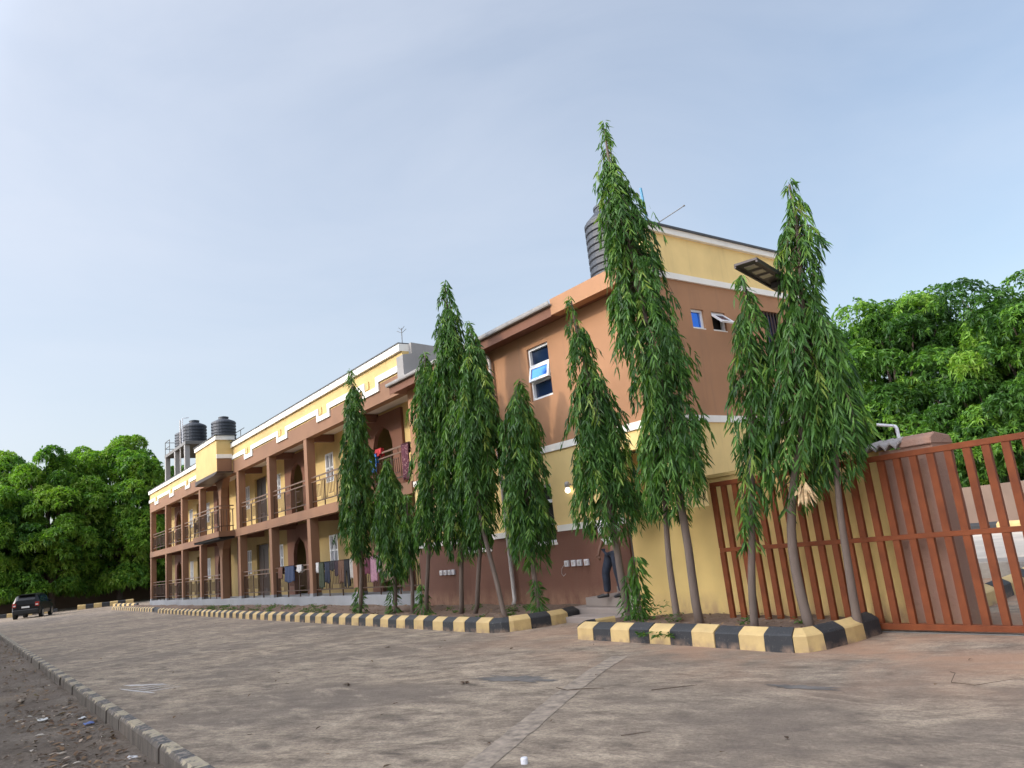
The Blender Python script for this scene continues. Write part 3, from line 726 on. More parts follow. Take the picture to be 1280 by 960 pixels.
def frame_xz(mb, a, b, z0, z1, y0, y1, t=0.055):
    mb.box(a, a+t, y0, y1, z0, z1); mb.box(b-t, b, y0, y1, z0, z1); mb.box(a+t, b-t, y0, y1, z0, z0+t); mb.box(a+t, b-t, y0, y1, z1-t, z1)
def window3(a, b, z0, z1, par, open_mid=True):
    w = MB(); t = 0.055; y0, y1 = F+0.05, F+0.12
    frame_xz(w, a, b, z0, z1, y0, y1, t)
    h = (z1-z0-2*t)/3; zs = [z0+t+h*i for i in range(4)]
    for z in zs[1:3]: w.box(a+t, b-t, y0, y1, z-0.03, z+0.03)
    fr = w.build('window', M['frame'], par)
    MB().box(a+0.04, b-0.04, y1+0.001, y1+0.02, z0+0.04, z1-0.04).build('pane', M['glass'], fr)
    # middle sash swung out at its foot
    s = MB(); frame_xz(s, a+0.03, b-0.03, 0, h-0.02, -0.03, 0.03, 0.06)
    sg = MB().box(a+0.08, b-0.08, -0.012, 0.012, 0.05, h-0.07)
    if open_mid:
        ang = R(11); piv = (F+0.045, zs[2]-0.02)
        for m_ in (s, sg):
            m_.v = [(x, piv[0]-0.0 + (y*math.cos(ang) + (z-(h-0.02))*math.sin(ang)), piv[1]+(-y*math.sin(ang)+(z-(h-0.02))*math.cos(ang))) for x, y, z in m_.v]
    else:
        for m_ in (s, sg): m_.v = [(x, y+F+0.06, z+zs[1]) for x, y, z in m_.v]
    so = s.build('sash', M['frame'], fr); sg.build('sash_pane', M['blueglass'], fr)
    MB().box(a-0.04, b+0.04, F+0.02, F+0.16, z0-0.035, z0-0.001).build('sill', M['white'], fr)
for i, (a, b, z0, z1) in enumerate(left_w_up): window3(a, b, z0, z1, wing)
def window_lo(a, b, z0, z1):
    w = MB(); y0, y1 = F+0.05, F+0.12
    frame_xz(w, a, b, z0, z1, y0, y1, 0.06)
    c = (a+b)/2
    w.box(a+0.06, b-0.06, y0, y1, z0+0.40, z0+0.46); w.box(a+0.06, b-0.06, y0, y1, z1-0.42, z1-0.35)
    if b-a > 1.0: w.box(c-0.03, c+0.03, y0, y1, z0+0.46, z1-0.42)
    fr = w.build('window', M['frame'], wing)
    MB().box(a+0.04, b-0.04, y1+0.001, y1+0.02, z0+0.03, z1-0.03).build('pane', M['dark'], fr)
    MB().box(a-0.03, b+0.03, F-0.02, F+0.13, z0-0.05, z0-0.002).build('sill', M['white'], fr)
for q_ in left_w_lo: window_lo(*q_)
def win_r(y0, y1, z0, z1, kind):
    w = MB(); t = 0.05 if kind != 'bars' else 0.03
    w2 = MB(); frame_xz(w2, y0, y1, z0, z1, WX1-0.12, WX1-0.05, t); w.add([(v[1], v[0], v[2]) for v in w2.v], w2.f)
    if kind == 'bars':
        for i in range(1, 6): yy = y0+(y1-y0)*i/6; w.box(WX1-0.04, WX1-0.02, yy-0.012, yy+0.012, z0, z1)
        fr = w.build('window', M['rail'], wing, label='dark barred window')
        MB().box(WX1-0.16, WX1-0.125, y0, y1, z0, z1).build('pane', M['glass'], fr); return
    fr = w.build('window', M['frame'], wing)
    if kind == 'shut':
        MB().box(WX1-0.10, WX1-0.085, y0+0.05, y1-0.05, z0+0.05, z1-0.05).build('pane', M['blueglass'], fr)
    else:
        MB().box(WX1-0.18, WX1-0.16, y0, y1, z0, z1).build('opening', M['dark'], fr)
        ang = R(48); h = z1-z0-0.06
        s2 = MB(); frame_xz(s2, y0+0.02, y1-0.02, -h, 0, -0.02, 0.02, 0.055); pz = z1-0.05
        g2 = MB().box(y0+0.07, y1-0.07, -0.01, 0.01, -h+0.05, -0.05)
        for m_, nm, mt in ((s2, 'sash', M['frame']), (g2, 'sash_pane', M['glass'])):
            o_ = MB(); o_.add([(WX1-0.04+(-v[2])*math.sin(ang)+v[1]*math.cos(ang), v[0], pz+v[2]*math.cos(ang)+v[1]*math.sin(ang)) for v in m_.v], m_.f)
            o_.build(nm, mt, fr)
    MB().box(WX1-0.02, WX1+0.0, y0-0.0, y1+0.0, z0+0.001, z0+0.02).build('sill', M['white'], fr)
win_r(*right_up[0], 'shut'); win_r(*right_up[1], 'open'); win_r(*right_up[2], 'bars')
# porch recess at the corner with its steps
mb = MB(); mb.box(-11.35, -9.91, F+1.6, F+1.7, 0.53, 3.14); mb.box(-11.35, -11.151, F+0.2, F+1.6, 0.53, 3.14)
mb.build('porch_wall', M['yellow'], wing)
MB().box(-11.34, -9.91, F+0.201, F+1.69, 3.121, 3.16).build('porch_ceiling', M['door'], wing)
MB().box(-11.14, -9.92, F+1.55, F+1.598, 2.2, 3.12).build('porch_beam', M['dado'], wing)
MB().box(-10.55, -9.905, F+0.02, F+0.17, 0.53, 2.33).build('porch_panel', M['yellow'], wing)
for i, (xa, ya, z) in enumerate(((-12.08, 9.74, 0.20), (-11.72, 9.98, 0.37), (-11.27, 10.42, 0.53))):
    MB().box(xa, -9.72, ya, F-0.003 if i < 2 else F+1.6, -0.05 if i == 0 else 0.2*(i), z).build('step', M['steps'], wing, bevel=0.008)
# white switch boxes on the dark base
for bx_ in ((-13.20, 1.0), (-12.97, 1.0), (-12.77, 1.0), (-12.54, 1.0), (-18.66, 0.98), (-18.44, 0.98), (-18.22, 0.98), (-18.02, 0.98)):
    s_ = MB().box(bx_[0], bx_[0]+0.14, F-0.05, F-0.001, bx_[1]-0.06, bx_[1]+0.07).build('socket_box', M['socket'], wing, bevel=0.008)
    MB().box(bx_[0]+0.045, bx_[0]+0.095, F-0.058, F-0.051, bx_[1]-0.025, bx_[1]+0.035).build('switch', M['pipe'], s_)
cb = MB(); cb.tube([(-13.24, F-0.02, 0.98), (-13.32, F-0.03, 0.9), (-13.36, F-0.02, 0.8), (-13.3, F-0.02, 0.74), (-13.2, F-0.03, 0.79)], 0.006, 6); cb.build('cable', M['pipe'], wing)
ap_ = MB(); ap_.box(-11.55, -10.2, 9.25, 9.72, -0.02, 0.10); struct(ap_.build('entrance_slab', M['steps'], bevel=0.01), 'low concrete slab before the corner steps')

lamp = thing('wall_lamp', 'lit bulb lamp on the yellow wall beside the lower window', 'lamp', (-12.72, F, 2.57))
MB().lathe((-12.72, F-0.10, 2.62), [(0.03, 0.0), (0.055, 0.01), (0.055, 0.11), (0.03, 0.13), (0.01, 0.135)], 14).build('lamp_holder', M['gutter'], lamp, smooth=True)
MB().box(-12.75, -12.69, F-0.10, F-0.001, 2.66, 2.70).build('bracket', M['gutter'], lamp)
MB().lathe((-12.72, F-0.10, 2.50), [(0.005, 0.0), (0.04, 0.015), (0.058, 0.05), (0.05, 0.09), (0.028, 0.121)], 14).build('bulb', M['bulb'], lamp, smooth=True)

# ================================================================== BOUNDARY WALL, PIER, GATE
bw = thing('boundary_wall', 'plain yellow boundary wall behind the sliding gate, lower at its left end', 'wall', (-7.5, 9.65, 0))
MB().prism([(-9.82, -0.05), (-8.0, -0.05), (-8.0, 1.80), (-9.82, 1.80)], 'y', 9.60, 9.74).build('low_wall', M['wallyellow'], bw)
MB().box(-7.998, -5.04, 9.598, 9.745, -0.05, 2.22).build('high_wall', M['wallyellow'], bw)
MB().box(-8.02, -5.06, 9.575, 9.765, 2.221, 2.275).build('wall_coping', M['wallyellow'], bw)
MB().box(-9.90, -9.825, 9.63, 9.70, 0.0, 1.95).build('end_post', M['door'], bw)
pier = thing('gate_pier', 'rough brown rendered pier behind the gate with broken tile cap', 'pier', (-4.7, 9.7, 0))
pm = MB(); k = 14
zz = [i/k*2.18 for i in range(k+1)]
vs = []
for z in zz:
    e = 0.014*mn.noise(Vector((z*3, 1.7, 0))); e2 = 0.02*mn.noise(Vector((z*4, 8.7, 0)))
    vs += [(-5.035+e2, 9.44+e, z), (-4.36+e, 9.44-e, z), (-4.36+e, 9.96, z), (-5.035+e2, 9.96, z)]
fs = [(4*i+j, 4*i+(j+1) % 4, 4*i+4+(j+1) % 4, 4*i+4+j) for i in range(k) for j in range(4)]+[(0, 3, 2, 1), (4*k, 4*k+1, 4*k+2, 4*k+3)]
pm.add(vs, fs); pm.build('pier_body', M['pier'], pier)
mo = MB(); k = 18; vs = []
for i in range(k+1):
    z = 0.02+2.14*i/k; w = 0.05+0.045*mn.noise(Vector((z*3.1, 2.2, 5)))+0.03*mn.noise(Vector((z*9, 1, 5)))
    vs += [(-5.03-w-0.03, 9.59, z), (-5.03, 9.585, z), (-5.03-w-0.03, 9.60, z), (-5.03, 9.60, z)]
fs = [q for i in range(k) for a in (4*i,) for q in ((a, a+1, a+5, a+4), (a+1, a+3, a+7, a+5), (a+3, a+2, a+6, a+7), (a+2, a, a+4, a+6))]
mo.add(vs, fs); mo.build('exposed_mortar', M['grey'], pier)
MB().prism([(9.40, 2.181), (9.99, 2.181), (9.92, 2.29), (9.55, 2.33), (9.42, 2.27)], 'x', -4.74, -4.35).build('pier_cap', M['pier'], pier, bevel=0.012)
tl = MB(); k = 16; vs = []
for i in range(k+1):
    x = -5.22+0.52*i/k; h = 2.24+0.035*math.cos(i*math.pi/2.0)+0.006*math.sin(i*3.1)
    vs += [(x, 9.36, h), (x, 10.0, h+0.10), (x, 9.36, h-0.025), (x, 10.0, h+0.075)]
fs = []
for i in range(k): a = 4*i; fs += [(a, a+4, a+5, a+1), (a+2, a+3, a+7, a+6), (a, a+2, a+6, a+4), (a+1, a+5, a+7, a+3)]
fs += [(0, 1, 3, 2), (4*k, 4*k+2, 4*k+3, 4*k+1)]
tl.add(vs, fs); tl.build('cap_tile', M['roofgrey'], pier)
lp = thing('corner_pipe', 'white capped pipe elbow sticking up behind the gate pier', 'pipe', (-5.02, 10.1, 2.2))
MB().tube([(-5.03, 10.05, 1.7), (-5.04, 10.05, 2.50), (-5.06, 10.05, 2.535)], 0.022, 8).build('upright_pipe', M['socket'], lp)
MB().tube([(-5.06, 10.05, 2.53), (-5.33, 10.12, 2.60)], 0.02, 8).build('side_pipe', M['socket'], lp)

gate = thing('sliding_gate', 'red oxide steel sliding gate of upright bars before the yellow wall', 'gate', (-4.6, 9.25, 0))
GX0, GX1 = -7.62, -1.55
GY = 9.25
MB().box(GX0, GX1, GY-0.035, GY+0.035, 2.055, 2.125).build('top_rail', M['gate'], gate, bevel=0.004)
MB().box(GX0, GX1, GY-0.03, GY+0.03, 1.085, 1.145).build('middle_rail', M['gate'], gate, bevel=0.004)
MB().box(GX0, GX1, GY-0.045, GY+0.045, 0.035, 0.105).build('bottom_rail', M['gate'], gate, bevel=0.004)
gm = MB().box(-0.034, 0.034, GY-9.25-0.028, GY-9.25+0.028, 0.106, 1.084)
def gate_bar(x, z0, z1):
    m_ = MB().box(x-0.041, x+0.041, GY-0.026, GY+0.026, z0, z1); return m_.build('upright_bar', M['gate'], gate)
src_lo = gate_bar(GX0+0.035, 0.106, 1.084); src_hi = gate_bar(GX0+0.035, 1.146, 2.054)
x = GX0+0.035+0.2045
while x < GX1:
    inst(src_lo, 'upright_bar', (x-GX0-0.035, 0, 0), gate); inst(src_hi, 'upright_bar', (x-GX0-0.035, 0, 0), gate)
    x += 0.2045
for wx in (-7.0, -2.0): MB().prism([(wx+0.055*math.cos(a), 0.045+0.045*math.sin(a)) for a in [i*math.pi/6 for i in range(12)]], 'y', GY-0.02, GY+0.02).build('roller', M['steel'], gate)
tk = MB(); tk.box(-7.7, 1.5, GY-0.03, GY+0.03, 0.001, 0.014); struct(tk.build('gate_track', M['steel']), 'steel track under the sliding gate')

# walls beyond the gate
fw = thing('far_wall', 'low brown wall beneath the mango trees beyond the gate', 'wall', (-15, 40, 0))
MB().box(-40, 4, 40, 40.25, 0.1, 2.0).build('wall_panel', M['farwall'], fw)
for x in range(-38, 4, 5): MB().box(x, x+0.35, 39.93, 40.32, 0.1, 2.06).build('wall_pier', M['farwall'], fw)
fw2 = thing('tan_wall', 'nearer tan wall at the right edge seen between the gate bars', 'wall', (-6, 26, 0))
MB().box(-9.75, 6, 26, 26.25, 0.1, 1.42).build('wall_panel', plaster('tan_render', (0.26, 0.18, 0.125), streak=0.25), fw2)
MB().box(-9.80, 6, 25.95, 26.3, 1.421, 1.47).build('wall_coping', M['farwall'], fw2)

# wall behind the left-hand trees
lw = thing('rear_boundary_wall', 'dark rear boundary wall under the trees behind the parked car', 'wall', (-92, 10, 0))
MB().box(-95.3, -95, -10, 40, -0.2, 4.3).build('wall_panel', M['farwall'], lw)

# ================================================================== LAUNDRY on the railings
def garment(label, x0, x1, ztop, zbot, col, split=0, y=F+0.12, pat=None, kind='garment', taper=0.0, back=0.3):
    nx, nz = 14, 12; vs = []; fs = []
    ph = random.uniform(0, 6)
    for side, zb in ((-1, zbot), (1, ztop-back)):
        o = len(vs)
        for j in range(nz+1):
            t = j/nz; z = ztop+(zb-ztop)*t
            for i in range(nx+1):
                u = i/nx; w = 1-taper*t
                xx = (x0+x1)/2+(u-0.5)*(x1-x0)*w
                if split and t > 0.35: xx += (1 if u > 0.5 else -1)*0.04*(t-0.35)*(x1-x0)
                fold = 0.018*math.sin(u*17+ph+t*2)*min(1, t*2.5)+0.01*math.sin(u*31+ph)
                zz_ = z + (0.03*math.sin(u*7+ph)*t if t > 0.8 else 0)
                vs.append((xx, y+side*(0.036+0.012*t)+fold, zz_))
        for j in range(nz):
            for i in range(nx):
                if split and j/nz >= 0.38 and i == nx//2: continue
                a = o+j*(nx+1)+i; fs.append((a, a+1, a+nx+2, a+nx+1))
    o2 = (nx+1)*(nz+1)
    for i in range(nx): fs.append((i, i+1, o2+i+1, o2+i))
    me = bpy.data.meshes.new(kind); o0 = Vector(((x0+x1)/2, y, ztop))
    me.from_pydata([tuple(Vector(v)-o0) for v in vs], [], fs); me.polygons.foreach_set('use_smooth', [True]*len(fs))
    ob = link(kind, me, cloth('cloth', col, pat)); ob.location = o0
    sm = ob.modifiers.new('thickness', 'SOLIDIFY'); sm.thickness = 0.008
    tag(ob, label, 'clothing', 'washing hung over the verandah railings')
    return ob
ZT = 1.665
garment('small white cloth at the pillar end of the lower railing', -28.05, -27.75, ZT, 1.30, (0.6, 0.57, 0.55))
garment('long dark green garment hung on the lower railing', -27.78, -27.30, ZT, 0.72, (0.045, 0.055, 0.03))
garment('navy trousers beside the dark green garment', -27.22, -26.72, ZT, 0.90, (0.018, 0.022, 0.04), split=1)
garment('short black cloth between two pairs of trousers', -26.68, -26.25, ZT, 1.32, (0.02, 0.018, 0.022))
garment('dark plum cloth in the middle of the railing', -26.23, -25.92, ZT, 1.12, (0.035, 0.02, 0.028))
garment('rusty brown trousers on the lower railing', -25.90, -25.45, ZT, 0.86, (0.12, 0.06, 0.035), split=1)
garment('long black trousers on the lower railing', -25.42, -24.95, ZT, 0.72, (0.012, 0.011, 0.013), split=1, y=F+0.10)
garment('pale grey towel next to the tree on the lower railing', -24.93, -24.62, ZT, 1.0, (0.42, 0.38, 0.34))
garment('maroon wrap hung right of the tree', -23.72, -23.32, ZT, 1.1, (0.10, 0.022, 0.04))
garment('dusty pink wrap beside the maroon one', -23.28, -22.85, ZT, 0.85, (0.32, 0.17, 0.22))
garment('white and purple patterned cloth on the lower railing', -22.83, -22.55, ZT, 1.15, (0.30, 0.24, 0.28), pat=(0.12, 0.05, 0.10))
garment('tan trousers hung between two trees', -22.50, -21.95, ZT, 0.88, (0.24, 0.16, 0.10), split=1)
garment('pale pink trouser leg behind the small tree', -21.92, -21.65, ZT, 0.80, (0.38, 0.24, 0.22))
garment('brown cloth on the railing left of the second pillar', -32.3, -31.75, ZT, 1.18, (0.14, 0.065, 0.04))
garment('blue denim piece on the railing left of the second pillar', -31.55, -30.4, ZT, 1.02, (0.035, 0.05, 0.10))
garment('white cloth against the second pillar', -30.1, -29.55, ZT, 1.38, (0.55, 0.52, 0.50))
UZ = 4.92
garment('bright blue shirt hung over the upper railing', -22.85, -22.35, UZ, 4.30, (0.06, 0.20, 0.62))
garment('red cloth bundled over the upper railing', -22.5, -22.05, UZ+0.13, 4.82, (0.40, 0.025, 0.03), y=F+0.16)
garment('long maroon patterned wrap hung at the end of the upper railing', -20.60, -20.12, UZ, 3.78, (0.09, 0.02, 0.035), pat=(0.30, 0.16, 0.16))

# ================================================================== TANKS AND ROOF THINGS
def tank(c, r, h, label, rings=10, neck=0.45, group=None):
    t = thing('water_tank', label, 'tank', c, group)
    prof = [(r*0.96, 0.0), (r, 0.03)]
    for i in range(rings):
        z0 = 0.05+(h*0.84-0.05)*i/rings; dz = (h*0.84-0.05)/rings
        prof += [(r*0.955, z0+0.02*dz), (r*0.955, z0+dz*0.22), (r, z0+dz*0.4), (r, z0+dz*0.85), (r*0.955, z0+dz*0.98)]
    prof += [(r*0.93, h*0.86), (r*neck*1.15, h*0.955), (r*neck*1.05, h*0.96)]
    MB().lathe(c, prof, 28).build('tank_body', M['tank'], t, smooth=False)
    MB().lathe((c[0], c[1], c[2]+h*0.961), [(r*neck, 0), (r*neck, h*0.055), (r*neck*1.06, h*0.06), (r*neck*1.06, h*0.085), (r*neck*0.5, h*0.11), (0.02, h*0.115)], 20).build('lid', M['tank'], t)
    return t
tank((-11.22, 11.62, 6.721), 0.60, 1.95, 'black ribbed water tank on the flat roof behind the tallest tree', 10, 0.55)
bp = thing('roof_pipe', 'thin blue pipe rising from the roof beside the tallest tree', 'pipe', (-10.6, 12, 6.72))
MB().tube([(-10.45, 12.0, 6.721), (-10.46, 12.0, 7.9), (-10.52, 12.0, 8.98)], 0.028, 8).build('pipe', M['bluepipe'], bp)
rr = thing('antenna_rod', 'slanting thin antenna rod above the yellow parapet', 'antenna', (-10.6, 12, 6.72))
MB().tube([(-10.75, 12.05, 6.721), (-10.75, 12.05, 8.02)], 0.015, 6).build('mast', M['steel'], rr)
MB().tube([(-10.85, 12.05, 7.98), (-9.42, 12.0, 8.06)], 0.011, 6).build('rod', M['steel'], rr); MB().lathe((-9.42, 12.0, 8.045), [(0.005, 0), (0.025, 0.01), (0.02, 0.03), (0.004, 0.035)], 8).build('rod_tip', M['steel'], rr)
ta = thing('roof_antenna', 'small forked antenna on the right end of the verandah building', 'antenna', (-20.2, 11, 7.99))
MB().tube([(-20.24, 11.0, 7.986), (-20.22, 11.0, 8.55)], 0.012, 6).build('mast', M['steel'], ta)
for dz, w in ((0.40, 0.16), (0.50, 0.10)):
    MB().tube([(-20.22-w, 11.0-w*0.5, 7.99+dz+0.1), (-20.22, 11.0, 7.99+dz), (-20.22+w, 11.0+w*0.5, 7.99+dz+0.1)], 0.008, 5).build('prong', M['steel'], ta)
# water tower behind the left end of the building
tw = thing('water_tower', 'concrete-legged water tank tower behind the left end of the building', 'tower', (-66, 16, 0))
TZ = 12.15
MB().box(-69.3, -61.8, 13.9, 18.6, TZ-0.25, TZ).build('platform', M['steel'], tw)
for lx in (-69.1, -65.6, -62.2):
    for ly in (14.1, 18.3):
        MB().box(lx-0.18, lx+0.18, ly-0.18, ly+0.18, 0, TZ-0.251).build('leg', M['grey'], tw)
for z in (4.0, 8.0):
    MB().box(-69.1, -62.2, 14.02, 14.2, z, z+0.3).build('brace', M['grey'], tw); MB().box(-69.1, -62.2, 18.2, 18.4, z, z+0.3).build('brace', M['grey'], tw)
rl = MB()
for (a, b) in (((-69.25, 13.95), (-69.25, 18.5)), ((-69.25, 13.95), (-67.6, 13.95)), ((-69.25, 18.5), (-62.0, 18.5))):
    for z in (0.55, 1.1): rl.tube([(a[0], a[1], TZ+z), (b[0], b[1], TZ+z)], 0.03, 5)
for p_ in ((-69.25, 13.95), (-69.25, 16), (-69.25, 18.5), (-67.6, 13.95), (-66, 18.5), (-63, 18.5)): rl.tube([(p_[0], p_[1], TZ), (p_[0], p_[1], TZ+1.12)], 0.03, 5)
rl.build('guard_rail', M['steel'], tw)
MB().tube([(-63.9, 14.0, 3), (-63.9, 14.0, 14.2)], 0.05, 6).build('riser_pipe', M['pipe'], tw)
MB().tube([(-65.2, 14.45, TZ), (-65.2, 14.45, 14.6), (-65.5, 15.0, 14.75)], 0.04, 6).build('overflow_pipe', M['socket'], tw)
tank((-65.7, 15.5, TZ+0.005), 0.98, 2.25, 'middle black water tank on the tower, with a white pipe', 7, 0.4, 'tanks on the water tower')
tank((-63.75, 17.35, TZ+0.005), 0.98, 2.2, 'right-hand black water tank on the tower', 7, 0.4, 'tanks on the water tower')
tank((-68.2, 15.35, TZ+0.005), 0.85, 2.0, 'leftmost black water tank on the tower, partly hidden by pipes', 7, 0.4, 'tanks on the water tower')

# solar street light over the trees
sl = thing('street_light', 'dark solar street light panel reaching out from the tree tops by the gate', 'street lamp', (-5.85, 9.82, 0))
MB().tube([(-5.85, 9.84, 0), (-5.85, 9.84, 4.62)], 0.045, 10).build('pole', M['steel'], sl)
MB().tube([(-5.85, 9.84, 4.55), (-5.75, 9.5, 4.63), (-5.68, 9.2, 4.64)], 0.035, 8).build('arm', M['steel'], sl)
a_ = Vector((-5.28, 7.72, 4.60)); b_ = Vector((-5.68, 9.16, 4.60)); d_ = (b_-a_).normalized(); n_ = Vector((d_.y, -d_.x, 0))
def slab(pts_u, pts_w, z0, z1):
    m_ = MB(); (u0, u1), (w0, w1) = pts_u, pts_w
    vs = [a_+d_*u+n_*w for u, w in ((u0, w0), (u1, w0), (u1, w1), (u0, w1))]
    m_.add([(v.x, v.y, z0) for v in vs]+[(v.x, v.y, z1) for v in vs], [(0, 1, 2, 3), (7, 6, 5, 4), (0, 4, 5, 1), (1, 5, 6, 2), (2, 6, 7, 3), (3, 7, 4, 0)])
    return m_
LN = (b_-a_).length
slab((0, LN), (-0.15, 0.15), 4.60, 4.635).build('solar_panel', M['lampbody'], sl, bevel=0.006)
slab((0.0, LN), (-0.15, -0.125), 4.575, 4.599).build('panel_rim', M['lampbody'], sl); slab((0.0, LN), (0.125, 0.15), 4.575, 4.599).build('panel_rim', M['lampbody'], sl)
for u in (0.12, 0.38, 0.64): slab((u, u+0.13), (-0.07, 0.07), 4.586, 4.599).build('led_module', M['led'], sl)
slab((LN-0.42, LN-0.12), (-0.09, 0.09), 4.52, 4.599).build('battery_box', M['lampbody'], sl, bevel=0.01)

# ================================================================== PARKED CAR (seen from behind)
def car():
    c = thing('parked_car', 'dark grey hatchback parked under the mango trees at the left edge', 'car', (-71.5, 4.8, 0.0))
    ang = R(163); ca, sa = math.cos(ang), math.sin(ang)      # local +x is the car's front
    def X(m_, off=(0, 0)): 
        m_.v = [(-71.5+x*ca-y*sa, 4.8+x*sa+y*ca, z) for x, y, z in m_.v]; return m_
    # body: cross sections along the length (x, half width low, half width belt, half width roof, belt z, roof z)
    secs = [(-2.2, 0.80, 0.82, 0.66, 1.02, 1.04), (-2.12, 0.90, 0.90, 0.70, 1.08, 1.35), (-1.9, 0.93, 0.92, 0.70, 1.10, 1.70), (-1.0, 0.94, 0.93, 0.72, 1.08, 1.80), (0.2, 0.94, 0.93, 0.71, 1.05, 1.78), (0.9, 0.94, 0.92, 0.66, 1.03, 1.42), (1.3, 0.93, 0.90, 0.62, 1.02, 1.10), (2.1, 0.90, 0.84, 0.55, 0.88, 0.93), (2.3, 0.80, 0.74, 0.5, 0.70, 0.74)]
    vs = []; fs = []
    for (x, wl, wb, wr, zb, zr) in secs:
        half = [(wl*0.95, 0.30), (wl, 0.55), (wb, zb), (wr, zr-0.06), (wr*0.8, zr)]
        vs += [(x, y, z) for y, z in half]+[(x, -y, z) for y, z in reversed(half)]
    n = 10
    for i in range(len(secs)-1):
        fs += [(i*n+j, (i+1)*n+j, (i+1)*n+(j+1) % n, i*n+(j+1) % n) for j in range(n)]
    fs += [tuple(range(n)), tuple((len(secs)-1)*n+j for j in range(n-1, -1, -1))]
    X(MB().add(vs, fs)).build('body', M['carpaint'], c, smooth=False)
    X(MB().add([(-2.125, 0.62, 1.14), (-2.125, -0.62, 1.14), (-1.945, -0.58, 1.60), (-1.945, 0.58, 1.60)], [(0, 1, 2, 3)])).build('rear_window', M['glass'], c)
    for s in (1, -1):
        X(MB().add([(-1.85, s*0.905, 1.16), (0.75, s*0.905, 1.14), (0.3, s*0.78, 1.60), (-1.75, s*0.77, 1.62)], [(0, 1, 2, 3)])).build('side_window', M['glass'], c)
        X(MB().box(-2.22, -2.10, s*0.62, s*0.88, 0.86, 1.16)).build('tail_light', M['redlens'], c)
        X(MB().box(-2.235, -2.221, s*0.66, s*0.82, 0.94, 1.02)).build('reversing_light', M['whitelens'], c)
        X(MB().box(0.55, 0.70, s*0.93, s*1.10, 1.06, 1.22)).build('wing_mirror', M['carpaint'], c)
        for wx in (-1.35, 1.40):
            ty = MB().prism([(wx+0.35*math.cos(a), 0.35+0.35*math.sin(a)) for a in [i*math.pi/10 for i in range(20)]], 'y', s*0.74, s*0.965)
            w = X(ty).build('wheel', M['rubber'], c)
            X(MB().prism([(wx+0.21*math.cos(a), 0.35+0.21*math.sin(a)) for a in [i*math.pi/8 for i in range(16)]], 'y', s*0.964, s*0.975)).build('rim', M['alloy'], w)
    X(MB().box(-2.29, -2.12, -0.84, 0.84, 0.36, 0.66)).build('bumper', M['black'], c, bevel=0.03)
    X(MB().box(-2.232, -2.215, -0.26, 0.26, 0.78, 0.90)).build('number_plate', M['whitelens'], c)
    X(MB().box(-2.1, -1.75, -0.55, 0.55, 1.71, 1.76)).build('roof_spoiler', M['carpaint'], c)
car()

